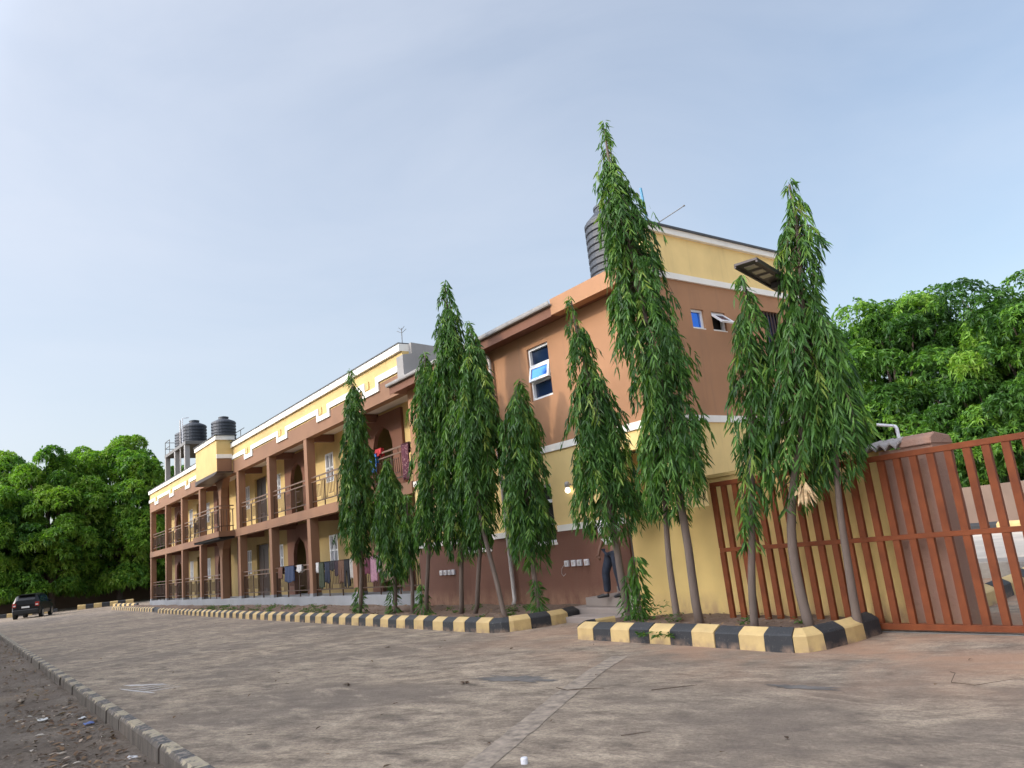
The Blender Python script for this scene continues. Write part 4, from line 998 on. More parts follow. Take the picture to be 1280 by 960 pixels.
# ================================================================== TREES
def ashoka(key, label, bx, Y, bz, outline, dens=1.0, leaf=0.19, low=None, bush=False, trunk_r=0.055, group='weeping ashoka trees planted along the building'):
    tr = thing('ashoka_tree', label, 'tree', (bx, Y, 0.0), group)
    o = np.array(sorted(outline, key=lambda q: q[1]))          # ascending z
    z_, x_, r_ = o[:, 1], o[:, 0], o[:, 2]*0.98
    zb, zt = z_[0], z_[-1]
    fx = lambda z: np.where(z < zb, bx+(x_[0]-bx)*np.clip((z-0.05)/(zb-0.05), 0, 1), np.interp(z, z_, x_))
    fr = lambda z: np.interp(z, z_, r_)
    # trunk
    tz = np.linspace(0.0, zt*0.985, 22)
    wob = 0.02*np.sin(tz*2.3+bx*5)
    xs_ = np.convolve(np.pad(fx(tz), 3, mode='edge'), np.ones(7)/7, 'valid'); xs_[0] = bx
    pts = [(float(x_q+w*min(1, z)), Y+0.02*math.sin(z*1.7+bx), float(z)) for z, w, x_q in zip(tz, wob, xs_)]
    MB().tube(pts, [trunk_r*(1-0.85*(z/zt)**1.1)+0.006 for z in tz], 9).build('trunk', M['bark'], tr, smooth=True)
    H = zt-zb
    area = 2*math.pi*np.trapz(r_, z_)
    nb = int(area*44*dens)+30
    # branch end heights weighted by radius
    zs = np.linspace(zb, zt, 200); cdf = np.cumsum(fr(zs)+0.05); cdf /= cdf[-1]
    ze = np.interp(rng.random(nb), cdf, zs)
    drop = rng.uniform(0.25, 0.95, nb)*np.clip(fr(ze)/0.4, 0.25, 1.15)
    phi = rng.uniform(0, 2*np.pi, nb)
    depth = (1.08-0.55*rng.random(nb)**2.2)*np.array([0.95+0.50*mn.noise(Vector((math.cos(a)*1.3+bx*3, math.sin(a)*1.3, z*1.6))) for a, z in zip(phi, ze)])+0.30*(rng.random(nb) < 0.09)                     # how near the outline each branch hangs
    btone = np.clip(rng.normal(0.38, 0.19, nb), 0.02, 0.95)
    gap = np.array([mn.noise(Vector((math.cos(a)*1.1+bx*7, math.sin(a)*1.1, z*1.9))) for a, z in zip(phi, ze)])
    young = rng.random(nb) < 0.13
    btone[young] += 0.35
    Ps, Ds, To = [], [], []
    tw = MB()
    top_thin = np.clip((zt-ze)/(0.20*H), 0.42, 1.0)
    for i in range(nb):
        if gap[i] < -0.36 or rng.random() > top_thin[i]: continue
        z0 = min(ze[i]+drop[i], zt-0.02); z1 = ze[i]
        L_ = (z0-z1)+fr(z1)
        nl = max(5, int(L_/0.034))
        t = np.sort(rng.random(nl))*0.97+0.03
        rad_t = np.sin(np.clip(t*1.25, 0, 1)*np.pi/2)
        zz = z0-(z0-z1)*t**1.5
        rr_ = np.minimum(fr(np.clip(zz, zb, zt))*depth[i], fr(z1)*depth[i]*1.05+0.02)*rad_t
        c, s = np.cos(phi[i]), np.sin(phi[i])
        px = fx(zz)+rr_*c; pyy = Y+rr_*s*0.92
        P = np.stack([px, pyy, zz], 1)
        keep = rad_t > 0.30
        P = P[keep]; k = len(P)
        if not k: continue
        side = np.where(np.arange(k) % 2, 1, -1)[:, None]
        tang = np.array([[-s, c, 0]]); outw = np.array([[c, s, 0]])
        D = side*tang*rng.uniform(0.15, 0.75, (k, 1)) + outw*rng.uniform(0.0, 0.55, (k, 1)) + np.array([[0, 0, -1.0]])*rng.uniform(0.55, 1.15, (k, 1)) + rng.normal(0, 0.12, (k, 3))
        Ps.append(P); Ds.append(D); To.append(np.clip(btone[i]+rng.normal(0, 0.10, k), 0, 1))
        if i % 3 == 0 and rr_[-1] > 0.08:
            q0 = np.array([fx(z0), Y, z0]); mid = P[len(P)//2]; tw.tube([tuple(q0), tuple((q0+mid)/2+np.array([0, 0, 0.03])), tuple(mid), tuple(P[-1])], [0.008, 0.006, 0.004, 0.002], 4)
    tw.build('branches', M['twig'], tr, kind='stuff')
    # leading shoot at the top: sparse
    kt = 26; zz = rng.uniform(zt-0.10*H/2-0.05, zt+0.03, kt); ph = rng.uniform(0, 6.28, kt)
    Ps.append(np.stack([fx(zz)+0.02*np.cos(ph), Y+0.02*np.sin(ph), zz], 1)); Ds.append(np.stack([np.cos(ph)*0.7, np.sin(ph)*0.7, rng.uniform(-1.1, 0.1, kt)], 1)); To.append(rng.uniform(0.4, 0.9, kt))
    if bush:
        kt = 170; zz = rng.uniform(0.15, 0.85, kt); ph = rng.uniform(0, 6.28, kt); rr_ = rng.uniform(0.02, 0.2, kt)*(1.1-zz)
        Ps.append(np.stack([bx+rr_*np.cos(ph), Y+rr_*np.sin(ph), zz], 1)); Ds.append(np.stack([np.cos(ph), np.sin(ph), rng.uniform(-1.2, -0.1, kt)], 1)); To.append(rng.uniform(0.2, 0.7, kt))
    P = np.concatenate(Ps); D = np.concatenate(Ds); T = np.concatenate(To)
    hgt = (P[:, 2]-zb)/H
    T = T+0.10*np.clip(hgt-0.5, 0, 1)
    n = len(P)
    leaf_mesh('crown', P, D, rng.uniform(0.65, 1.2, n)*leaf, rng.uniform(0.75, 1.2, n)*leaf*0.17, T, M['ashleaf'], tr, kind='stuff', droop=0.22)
    return tr
OUT = {
 'A':(-20.14,9.0,0.15,[(-19.81, 6.98, 0.05), (-19.71, 6.3, 0.22), (-19.7, 5.59, 0.31), (-19.69, 4.67, 0.39), (-19.77, 3.77, 0.5), (-19.77, 2.87, 0.53), (-19.84, 2.0, 0.48), (-19.85, 1.46, 0.26)]),
 'B':(-18.29,9.1,0.19,[(-18.09, 4.1, 0.05), (-18.07, 3.54, 0.24), (-18.03, 2.91, 0.39), (-18.12, 2.29, 0.43), (-18.06, 1.67, 0.44), (-18.03, 1.17, 0.36), (-18.07, 0.88, 0.2)]),
 'B2':(-17.52,9.2,0.18,[(-17.3, 3.07, 0.05), (-17.32, 2.62, 0.17), (-17.38, 2.13, 0.22), (-17.37, 1.63, 0.22), (-17.32, 1.15, 0.14)]),
 'C':(-16.51,9.0,0.12,[(-15.54, 6.36, 0.04), (-15.48, 5.93, 0.21), (-15.43, 5.13, 0.38), (-15.53, 3.98, 0.44), (-15.64, 2.85, 0.43), (-15.87, 2.12, 0.45), (-15.99, 1.55, 0.28)]),
 'D':(-15.30,9.3,0.06,[(-14.7, 8.0, 0.03), (-14.73, 7.5, 0.19), (-14.72, 7.01, 0.28), (-14.7, 6.54, 0.34), (-14.75, 5.96, 0.39), (-14.82, 5.0, 0.43), (-14.86, 3.86, 0.47), (-14.91, 2.75, 0.46), (-15.06, 1.67, 0.37), (-15.07, 1.25, 0.2)]),
 'E':(-14.89,9.4,0.03,[(-14.05, 6.72, 0.03), (-13.95, 6.23, 0.17), (-13.88, 5.64, 0.27), (-13.99, 4.45, 0.33), (-14.1, 3.01, 0.36), (-14.29, 1.97, 0.29), (-14.38, 1.44, 0.18)]),
 'F':(-12.89,8.9,0.06,[(-13.23, 5.92, 0.04), (-13.25, 5.54, 0.21), (-13.24, 5.23, 0.34), (-13.21, 4.64, 0.44), (-13.28, 4.0, 0.50), (-13.4, 3.37, 0.51), (-13.5, 2.9, 0.46), (-13.57, 2.43, 0.34), (-13.59, 1.91, 0.22)]),
 'G':(-11.98,9.0,0.12,[(-11.79, 4.74, 0.04), (-11.87, 4.35, 0.23), (-11.88, 3.74, 0.36), (-11.94, 3.14, 0.38), (-11.99, 2.56, 0.43), (-11.99, 1.97, 0.48), (-11.99, 1.53, 0.42), (-12.01, 1.24, 0.31), (-12.02, 1.0, 0.17)]),
 'H':(-9.24,8.8,0.13,[(-9.76, 5.8, 0.04), (-9.72, 5.36, 0.14), (-9.61, 4.6, 0.24), (-9.48, 3.86, 0.28), (-9.51, 3.39, 0.44), (-9.56, 2.99, 0.56), (-9.54, 2.64, 0.57), (-9.44, 2.24, 0.54), (-9.40, 1.83, 0.60), (-9.44, 1.56, 0.46), (-9.42, 1.36, 0.26)]),
 'I':(-7.73,8.7,0.11,[(-8.21, 8.45, 0.03), (-8.25, 8.17, 0.11), (-8.25, 7.86, 0.12), (-8.22, 7.52, 0.18), (-8.17, 7.08, 0.28), (-8.08, 6.62, 0.37), (-8.02, 6.2, 0.42), (-8.0, 5.8, 0.44), (-8.08, 5.36, 0.4), (-7.96, 5.02, 0.45), (-7.9, 4.47, 0.5), (-7.79, 3.92, 0.51), (-7.79, 3.49, 0.44), (-7.75, 2.87, 0.54), (-7.78, 2.39, 0.53), (-7.86, 1.93, 0.47), (-7.83, 1.6, 0.24)]),
 'J':(-8.26,8.8,0.11,[(-8.02, 4.44, 0.06), (-7.93, 3.89, 0.22), (-7.95, 3.25, 0.27), (-8.13, 2.64, 0.30), (-8.21, 2.15, 0.31), (-8.24, 1.66, 0.25)]),
 'K':(-6.67,8.5,0.16,[(-5.89, 4.8, 0.03), (-5.91, 4.71, 0.11), (-5.91, 4.37, 0.2), (-5.9, 4.05, 0.23), (-5.95, 3.75, 0.26), (-5.98, 3.45, 0.28), (-6.09, 2.85, 0.31), (-6.26, 2.23, 0.28), (-6.37, 1.82, 0.23), (-6.48, 1.46, 0.14), (-6.55, 1.05, 0.10)]),
 'L':(-5.88,8.6,0.16,[(-5.01, 5.8, 0.03), (-5.02, 5.56, 0.10), (-5.04, 5.26, 0.20), (-5.06, 5.03, 0.25), (-5.06, 4.72, 0.28), (-5.1, 4.48, 0.26), (-5.15, 4.32, 0.22), (-5.17, 4.14, 0.25), (-5.22, 3.85, 0.33), (-5.24, 3.56, 0.38), (-5.26, 3.27, 0.42), (-5.34, 2.91, 0.47), (-5.51, 2.48, 0.47), (-5.68, 2.04, 0.42), (-5.85, 1.65, 0.30), (-6.08, 1.47, 0.12)]),
 'N':(-5.32,8.7,0.25,[(-4.95, 3.85, 0.04), (-4.97, 3.55, 0.15), (-5.0, 3.21, 0.22), (-5.04, 2.84, 0.3), (-5.07, 2.45, 0.36), (-5.13, 2.16, 0.34), (-5.24, 1.88, 0.22), (-5.29, 1.70, 0.13)]),
}
LAB = {
 'A': 'slender weeping ashoka tree before the laundry on the lower railing',
 'B': 'short weeping ashoka tree between the lone tall one and the wall corner',
 'B2': 'thinnest small ashoka sapling at the corner where the verandah ends',
 'C': 'weeping ashoka tree forming the left side of the dense clump before the wall',
 'D': 'tallest pointed ashoka tree of the dense clump, rising above the gutter',
 'E': 'ashoka tree mostly hidden inside the clump, its thin tip beside the gutter end',
 'F': 'bushy ashoka tree with a leaning bare trunk at the front of the clump',
 'G': 'ashoka tree with a wide skirt covering the lower window by the downpipe',
 'H': 'ashoka tree with a leaning narrow top hiding the man on the steps',
 'I': 'tallest ashoka tree of all, before the roof tank and corner of the end block',
 'J': 'second smaller ashoka tucked under the tallest one before the yellow wall',
 'K': 'narrow ashoka tree beneath the solar street light at the left end of the gate',
 'L': 'big weeping ashoka tree before the gate, one shoulder drooping right',
 'N': 'lower ashoka tree at the right of the big one, nearest the kerb corner',
}
for k_, (bx_, Y_, bz_, ol_) in OUT.items():
    near = k_ in 'HIJKLN'
    ashoka(k_, LAB[k_], bx_, Y_, bz_, ol_, dens=1.0 if near else 0.95, leaf=0.150 if near else 0.172, bush=k_ in ('A', 'B', 'H', 'G', 'C'), trunk_r=0.062 if k_ in ('I', 'L', 'H') else 0.05)
# bunch of dead leaves caught in the tree by the gate
kt = 46; ph = rng.uniform(0, 6.28, kt)
db = leaf_mesh('dead_leaf_bunch', np.stack([-5.50+0.05*np.cos(ph), 8.42+0.04*np.sin(ph), 1.86+rng.uniform(-0.12, 0.06, kt)], 1), np.stack([0.5*np.cos(ph), 0.4*np.sin(ph), rng.uniform(-1.3, -0.5, kt)], 1), rng.uniform(0.12, 0.2, kt), rng.uniform(0.02, 0.04, kt), rng.random(kt), M['straw'], None, droop=0.1)
tag(db, 'bunch of pale dead leaves hanging under the big tree by the gate', 'dead leaves')

def mango(label, c, rad, zlo, clumps, ros, leaf, group, seed, tone0=0.45, skirt=0, name='mango_tree'):
    """broad crown of many leafy clumps round a forked trunk. c: (x, y) foot; rad: (rx, ry, rz half height)"""
    r0 = np.random.default_rng(seed)
    rx, ry, rz = rad; cz = zlo+rz
    tr = thing(name, label, 'tree', (c[0], c[1], 0), group)
    tm = MB(); tm.tube([(c[0], c[1], -0.1), (c[0]+0.1, c[1], zlo*0.6+0.5), (c[0], c[1]+0.1, zlo+rz*0.5)], [0.42, 0.34, 0.25], 9); tm.build('trunk', M['bark'], tr, smooth=True)
    C = []
    for _ in range(clumps):
        d = r0.normal(size=3); d /= np.linalg.norm(d)
        if d[2] < -0.75: d[2] *= -1
        s = 0.55+0.45*r0.random()**0.6
        bump = 1+0.10*math.sin(d[0]*5+seed)+0.10*math.sin(d[1]*6+seed*2)
        C.append((c[0]+d[0]*rx*s*bump, c[1]+d[1]*ry*s*bump, cz+d[2]*rz*s*bump))
    for _ in range(skirt):
        a = r0.uniform(0, 6.28); q_ = r0.uniform(0.55, 0.95)
        C.append((c[0]+rx*q_*math.cos(a), c[1]+ry*q_*math.sin(a), zlo+r0.uniform(1.3, 3.2)))
    C = np.array(C)
    lm = MB()
    for k in range(0, len(C), 3):
        q = C[k]; lm.tube([(c[0], c[1], zlo+rz*0.25), tuple((np.array([c[0], c[1], zlo+rz*0.4])+q)/2+np.array([0, 0, 0.3])), tuple(q)], [0.16, 0.10, 0.03], 5)
    lm.build('limbs', M['bark'], tr, kind='stuff')
    cr = r0.uniform(0.13, 0.27, len(C))*(rx+ry+rz)/3
    ct = np.clip(r0.normal(tone0, 0.20, len(C)), 0.02, 0.95)
    Ps, Ds, To = [], [], []
    for q, r, tt in zip(C, cr, ct):
        k = ros
        d = r0.normal(size=(k, 3)); d /= np.linalg.norm(d, axis=1, keepdims=True)
        d[:, 2] = np.where(d[:, 2] < -0.5, -d[:, 2], d[:, 2])
        pos = q+d*r*(0.72+0.36*r0.random((k, 1)))*np.array([1, 1, 0.82])
        rt = np.clip(tt+r0.normal(0, 0.13, k), 0, 1)
        m_ = 8
        a = r0.uniform(0, 2*np.pi, (k, m_))
        u = nrm(np.cross(d, r0.normal(size=(k, 3)))); w = np.cross(d, u)
        Dd = d[:, None, :]*r0.uniform(0.1, 0.7, (k, m_, 1))+u[:, None, :]*np.cos(a)[..., None]+w[:, None, :]*np.sin(a)[..., None]
        Dd[..., 2] -= r0.uniform(0.1, 0.6, (k, m_))
        Ps.append(np.repeat(pos, m_, 0)); Ds.append(Dd.reshape(-1, 3)); To.append(np.clip(np.repeat(rt, m_)+r0.normal(0, 0.08, k*m_), 0, 1))
    P = np.concatenate(Ps); D = np.concatenate(Ds); T = np.concatenate(To); n = len(P)
    leaf_mesh('crown', P, D, r0.uniform(0.7, 1.25, n)*leaf, r0.uniform(0.8, 1.2, n)*leaf*0.30, T, M['mangoleaf'], tr, kind='stuff', simple_=True, droop=0.25)
    return tr
LG = 'mango trees at the left end of the drive'
mango('largest mango tree behind the parked car, highest over the left end of the drive', (-89, 13.4), (6.0, 5.6, 8.0), 0.4, 150, 85, 0.45, LG, 3, 0.66, 30)
mango('bright green mango tree bulging forward over the parked car', (-86, 7.2), (4.8, 4.2, 7.0), 0.4, 120, 85, 0.43, LG, 8, 0.66, 30)
mango('mango tree cut by the left edge of the photograph', (-93, 1.4), (5.0, 3.8, 8.0), 0.4, 100, 85, 0.45, LG, 12, 0.66, 30)
mango('low leafy mango tree at the very left before the wall', (-85, 2.6), (3.4, 2.6, 5.7), 0.5, 70, 85, 0.42, LG, 17, 0.66, 30)
mango('mango tree seen behind the water tower legs', (-90, 22.5), (5.5, 5.4, 6.6), 0.4, 110, 80, 0.52, LG, 21, 0.66, 30)
RG = 'mango trees beyond the gate'
mango('broad mango tree beyond the gate, directly right of the big ashoka', (-22.9, 46.0), (6.6, 5.4, 6.4), 0.4, 150, 120, 0.30, RG, 31, 0.30, 12)
mango('mango tree at the right edge of the photograph beyond the gate', (-14.2, 45.0), (6.2, 5.0, 5.8), 0.4, 140, 120, 0.30, RG, 35, 0.30, 12)
mango('yellowish mango tree standing forward above the gate pier', (-16.4, 42.5), (3.4, 2.4, 3.9), 0.9, 70, 120, 0.28, RG, 38, 0.30, 12)
mango('mango tree half hidden behind the big ashoka by the gate', (-26.6, 45.0), (4.6, 4.5, 6.3), 0.5, 100, 85, 0.36, RG, 41, 0.30, 12)
mango('mango tree farther right, mostly outside the picture', (-6.5, 46.0), (5.4, 4.5, 5.0), 0.5, 90, 85, 0.36, RG, 44, 0.30, 12)

# tall trees across the road behind the viewer: they shade the apron and the lower storey
def shade_row():
    P, D, T = [], [], []; r0 = np.random.default_rng(5)
    tb = MB()
    for x in np.arange(-66, -7, 3.2):
        h = 14.2+r0.uniform(-0.7, 0.9); y = -8.5+r0.uniform(-1, 1)
        tb.tube([(x, y, -0.4), (x+0.2, y, 6), (x, y, h-1.5)], [0.3, 0.24, 0.06], 7)
        for _ in range(25):
            z = r0.uniform(4.3, h-0.6)
            rr = 2.3*(1-(max(z-7, 0)/(h-6.5))**3)
            a = r0.uniform(0, 6.28); s = r0.random()**0.5
            q = np.array([x+rr*s*math.cos(a), y+rr*s*math.sin(a), z])
            k = 46; d = nrm(r0.normal(size=(k, 3))); P.append(q+d*0.95); D.append(d+np.array([0, 0, -0.5])); T.append(r0.random(k))
    P = np.concatenate(P); D = np.concatenate(D); T = np.concatenate(T); n = len(P)
    o = leaf_mesh('tree_row', P, D, r0.uniform(0.8, 1.4, n)*0.75, r0.uniform(0.8, 1.2, n)*0.36, T, M['mangoleaf'], None, kind='stuff', simple_=True, label='row of tall leafy trees across the road')
    tb.build('trunks', M['bark'], o, kind='stuff')
shade_row()

# ================================================================== SMALL GROUND THINGS
def scatter_leaves(name, n, fx0, fx1, fy0, fy1, fz, size, tone, lab, mat=None):
    x = rng.uniform(fx0, fx1, n); y = rng.uniform(fy0, fy1, n)
    z = np.array([fz(a, b) for a, b in zip(x, y)])+0.012
    a = rng.uniform(0, 6.28, n)
    D = np.stack([np.cos(a), np.sin(a), rng.uniform(-0.02, 0.35, n)], 1)
    o = leaf_mesh(name, np.stack([x, y, z], 1), D, rng.uniform(0.5, 1.3, n)*size, rng.uniform(0.6, 1.2, n)*size*0.4, rng.uniform(*tone, n), mat or M['litter'], None, kind='stuff', droop=0.05, label=lab, up_hint=np.array([[0, 0, 3.0]]))
    return o
dz = lambda x, y: -0.165 + 0.035*fbm(x, y, 0.5) + 0.03*fbm(x, y, 2.2) + 0.02*fbm(x, y, 6, 3)
scatter_leaves('leaf_litter', 900, -40, -7.5, 0.0, 1.55, dz, 0.11, (0.0, 0.95), 'dry leaves and scraps strewn over the bare earth')
scatter_leaves('leaf_litter', 260, -14.5, -8.2, 0.7, 1.55, dz, 0.10, (0.0, 1.0), 'thicker litter of leaves and scraps against the flush kerb')
scatter_leaves('leaf_litter', 900, -44, -11.8, 8.1, 10.6, soil_z, 0.12, (0.1, 0.8), 'dry leaves lying on the long soil bed')
scatter_leaves('leaf_litter', 160, -9.3, -5.4, 7.95, 9.5, lambda x, y: 0.16, 0.10, (0.1, 0.8), 'dry leaves lying on the short soil bed')
scatter_leaves('leaf_litter', 150, -40, -3, 2.0, 8.8, lambda x, y: 0.0, 0.075, (0.0, 0.6), 'a few dry leaves blown over the concrete')
def stones(name, n, x0, x1, y0, y1, fz, lab, mat, s0, s1):
    mb = MB()
    for _ in range(n):
        x, y = random.uniform(x0, x1), random.uniform(y0, y1); s = random.uniform(s0, s1)*random.uniform(0.5, 1)
        vs = []
        for u, v, w in ((1,0,0),(-1,0,0),(0,1,0),(0,-1,0),(0,0,1),(0,0,-1)):
            k = s*random.uniform(0.6, 1.1); vs.append((x+u*k, y+v*k*0.9, fz(x, y)+w*k*0.55+s*0.2))
        mb.add(vs, [(0,2,4),(2,1,4),(1,3,4),(3,0,4),(2,0,5),(1,2,5),(3,1,5),(0,3,5)])
    return mb.build(name, mat, kind='stuff', label=lab)
stones('gravel', 700, -35, -7.5, -0.2, 1.55, dz, 'small stones scattered on the bare earth', M['strip'], 0.012, 0.035)
stones('gravel', 500, -44, -11.8, 8.1, 10.7, soil_z, 'stones and clods on the soil bed', M['soil'], 0.015, 0.05)
stones('gravel', 260, -30, -2.5, 2.2, 8.5, lambda x, y: 0.0, 'grit on the concrete', M['strip'], 0.005, 0.014)
def scrap(name, label, x, y, s, col, z):
    mb = MB(); k = 5; vs = []
    for j in range(k+1):
        for i in range(k+1): vs.append((x+(i/k-0.5)*s, y+(j/k-0.5)*s*0.7, z+0.02+0.02*mn.noise(Vector((i*1.7+x*9, j*1.9, y*7)))))
    mb.add(vs, [(j*(k+1)+i, j*(k+1)+i+1, (j+1)*(k+1)+i+1, (j+1)*(k+1)+i) for j in range(k) for i in range(k)])
    o = mb.build(name, simple('scrap_'+name, col, 0.5), smooth=True)
    tag(o, label, 'litter'); sm = o.modifiers.new('thickness', 'SOLIDIFY'); sm.thickness = 0.004
    return o
scrap('plastic_scrap', 'crumpled blue plastic scrap on the bare earth by the flush kerb', -11.65, 1.42, 0.16, (0.05, 0.09, 0.28), dz(-11.65, 1.42))
scrap('plastic_scrap', 'small red plastic scrap left of the blue one', -11.85, 1.27, 0.10, (0.40, 0.05, 0.04), dz(-11.85, 1.27))
scrap('paper_scrap', 'white paper scrap behind the red plastic', -12.35, 1.42, 0.13, (0.6, 0.58, 0.56), dz(-12.35, 1.42))
scrap('paper_scrap', 'torn white paper lying farther left in the dirt', -12.9, 1.02, 0.2, (0.55, 0.53, 0.50), dz(-12.9, 1.02))
scrap('paper_scrap', 'pale wrapper at the bottom edge beside the kerb', -9.05, 1.5, 0.13, (0.5, 0.48, 0.48), dz(-9.05, 1.5))
st_ = stones('earth_stone', 1, -15.3, -15.28, 0.88, 0.9, dz, None, M['strip'], 0.16, 0.17); del st_['kind']; tag(st_, 'single grey stone on the bare earth at the left', 'stone')
cp = MB().lathe((-4.72, 3.28, 0.001), [(0.026, 0.0), (0.026, 0.035), (0.022, 0.042), (0.004, 0.043)], 12).build('bottle_cap', M['socket']); tag(cp, 'white bottle cap on the concrete beside the joint strip', 'bottle cap')
def twig(label, pts, r=0.0045):
    o = MB().tube([(x, y, 0.006+h) for x, y, h in pts], [r]*(len(pts)-1)+[r*0.4], 5).build('twig', M['twig']); tag(o, label, 'twig', 'twigs on the concrete')
twig('bent twig lying across the joint strip', [(-6.62, 5.10, 0.01), (-6.45, 5.10, 0.0), (-6.28, 5.2, 0.01), (-6.15, 5.34, 0.0)])
twig('curved twig right of the joint strip', [(-5.62, 5.48, 0), (-5.45, 5.62, 0.01), (-5.36, 5.85, 0.0)])
twig('little hooked twig near the bottom of the picture', [(-4.65, 4.15, 0), (-4.55, 4.24, 0.01), (-4.53, 4.35, 0.0)], 0.0035)
twig('forked wire-like twig at the right before the gate', [(-3.55, 7.1, 0.02), (-3.42, 6.92, 0.05), (-3.36, 6.7, 0.02), (-3.2, 6.75, 0.0), (-2.95, 7.0, 0.03)], 0.003)
def dead_leaf(label, x, y, s):
    kt = 12; ph = rng.uniform(0, 6.28, kt)
    off = rng.normal(0, 0.018, (kt, 3))*np.array([[1.3, 0.7, 0.2]]); off[:, 2] = np.abs(off[:, 2])
    o = leaf_mesh('fallen_leaf', np.array([[x, y, 0.008]])+off, np.stack([np.cos(ph), np.sin(ph), rng.uniform(-0.05, 0.35, kt)], 1), rng.uniform(0.3, 0.6, kt)*s, rng.uniform(0.10, 0.2, kt)*s, rng.uniform(0.02, 0.35, kt), M['litter'], None, droop=0.05, up_hint=np.array([[0, 0, 2.0]]))
    tag(o, label, 'leaf', 'curled dead leaves on the concrete')
dead_leaf('dark curled leaf on the concrete nearest the damp patch', -7.99, 4.81, 0.16)
dead_leaf('dark curled leaf farther left on the concrete', -9.54, 4.04, 0.15)
dead_leaf('small dark leaf far out towards the long kerb', -12.6, 6.1, 0.13)
# weeds at the foot of walls and kerbs
def weeds(label, spots, h):
    Ps, Ds, To = [], [], []
    for x, y, s in spots:
        k = int(60*s)+12; ph = rng.uniform(0, 6.28, k); zz = rng.uniform(0.0, h*s, k)
        Ps.append(np.stack([x+0.10*s*rng.normal(size=k), y+0.08*s*rng.normal(size=k), 0.12+zz], 1)); Ds.append(np.stack([np.cos(ph), np.sin(ph), rng.uniform(-0.5, 0.9, k)], 1)); To.append(rng.random(k))
    P = np.concatenate(Ps); n = len(P)
    leaf_mesh('weeds', P, np.concatenate(Ds), rng.uniform(0.05, 0.11, n), rng.uniform(0.012, 0.025, n), np.concatenate(To), M['weed'], None, kind='stuff', label=label)
weeds('green weeds growing on the long soil bed', [(random.uniform(-40, -21), random.uniform(8.3, 10.2), random.uniform(0.4, 1.0)) for _ in range(46)]+[(random.uniform(-17, -11.9), random.uniform(8.5, 10.3), random.uniform(0.3, 0.8)) for _ in range(14)], 0.16)
hw = [(-8.98, 8.75, 1.6), (-8.9, 8.9, 1.5), (-8.25, 8.7, 0.7), (-6.9, 8.7, 0.5), (-6.2, 8.9, 0.4)]
weeds('weeds sprouting at the foot of the trees by the gate', hw, 0.2)
kk = 260; ph = rng.uniform(0, 6.28, kk); zz = rng.uniform(0.15, 1.15, kk)
sp_ = leaf_mesh('foliage', np.stack([-8.98+0.05*zz+0.07*np.cos(ph), 8.75+0.08*np.sin(ph), zz], 1), np.stack([np.cos(ph)*0.6+0.2, np.sin(ph)*0.5, rng.uniform(-1.2, -0.3, kk)], 1), rng.uniform(0.10, 0.2, kk), rng.uniform(0.025, 0.04, kk), rng.uniform(0.2, 0.75, kk), M['ashleaf'], None, kind='stuff')
sr = thing('sprouting_shrub', 'leafy green sprouts round the foot of the trunk beside the steps', 'shrub', (-8.95, 8.75, 0)); sp_.parent = sr; sp_.location = -sr.location
MB().tube([(-8.98, 8.75, 0.1), (-8.95, 8.76, 0.6), (-8.92, 8.75, 1.1)], [0.012, 0.009, 0.004], 5).build('stem', M['bark'], sr)
kw_ = 60; xx = rng.uniform(-8.3, -6.6, kw_)
weeds('small weeds along the front of the short kerb', [(x, 7.66, 0.25) for x in (-7.95, -7.85, -7.6, -7.4)], 0.12)

# ================================================================== THE MAN ON THE STEPS
def skin_mesh(name, pts, edges, mat, parent, sub=2):
    me = bpy.data.meshes.new(name); o0 = root_loc(parent)
    me.from_pydata([tuple(Vector(p[:3])-o0) for p in pts], edges, [])
    o = link(name, me, None, parent)
    o.modifiers.new('skin', 'SKIN'); 
    for i, p in enumerate(pts): me.skin_vertices[0].data[i].radius = (p[3], p[4] if len(p) > 4 else p[3]); 
    me.skin_vertices[0].data[0].use_root = True
    s = o.modifiers.new('sub', 'SUBSURF'); s.levels = sub; s.render_levels = sub
    o.modifiers['skin'].use_smooth_shade = True
    me.materials.append(mat)
    return o
MX, MY = -10.78, 9.98
man = thing('person', 'man in white shirt and dark jeans on the corner steps, head behind leaves', 'person', (MX, MY, 0.37))
hz = 0.37+0.90
HL = (MX-0.085, MY+0.03); HR = (MX+0.085, MY-0.02)
footA = (-11.02, 9.86, 0.40); footB = (-10.60, 9.96, 0.42)
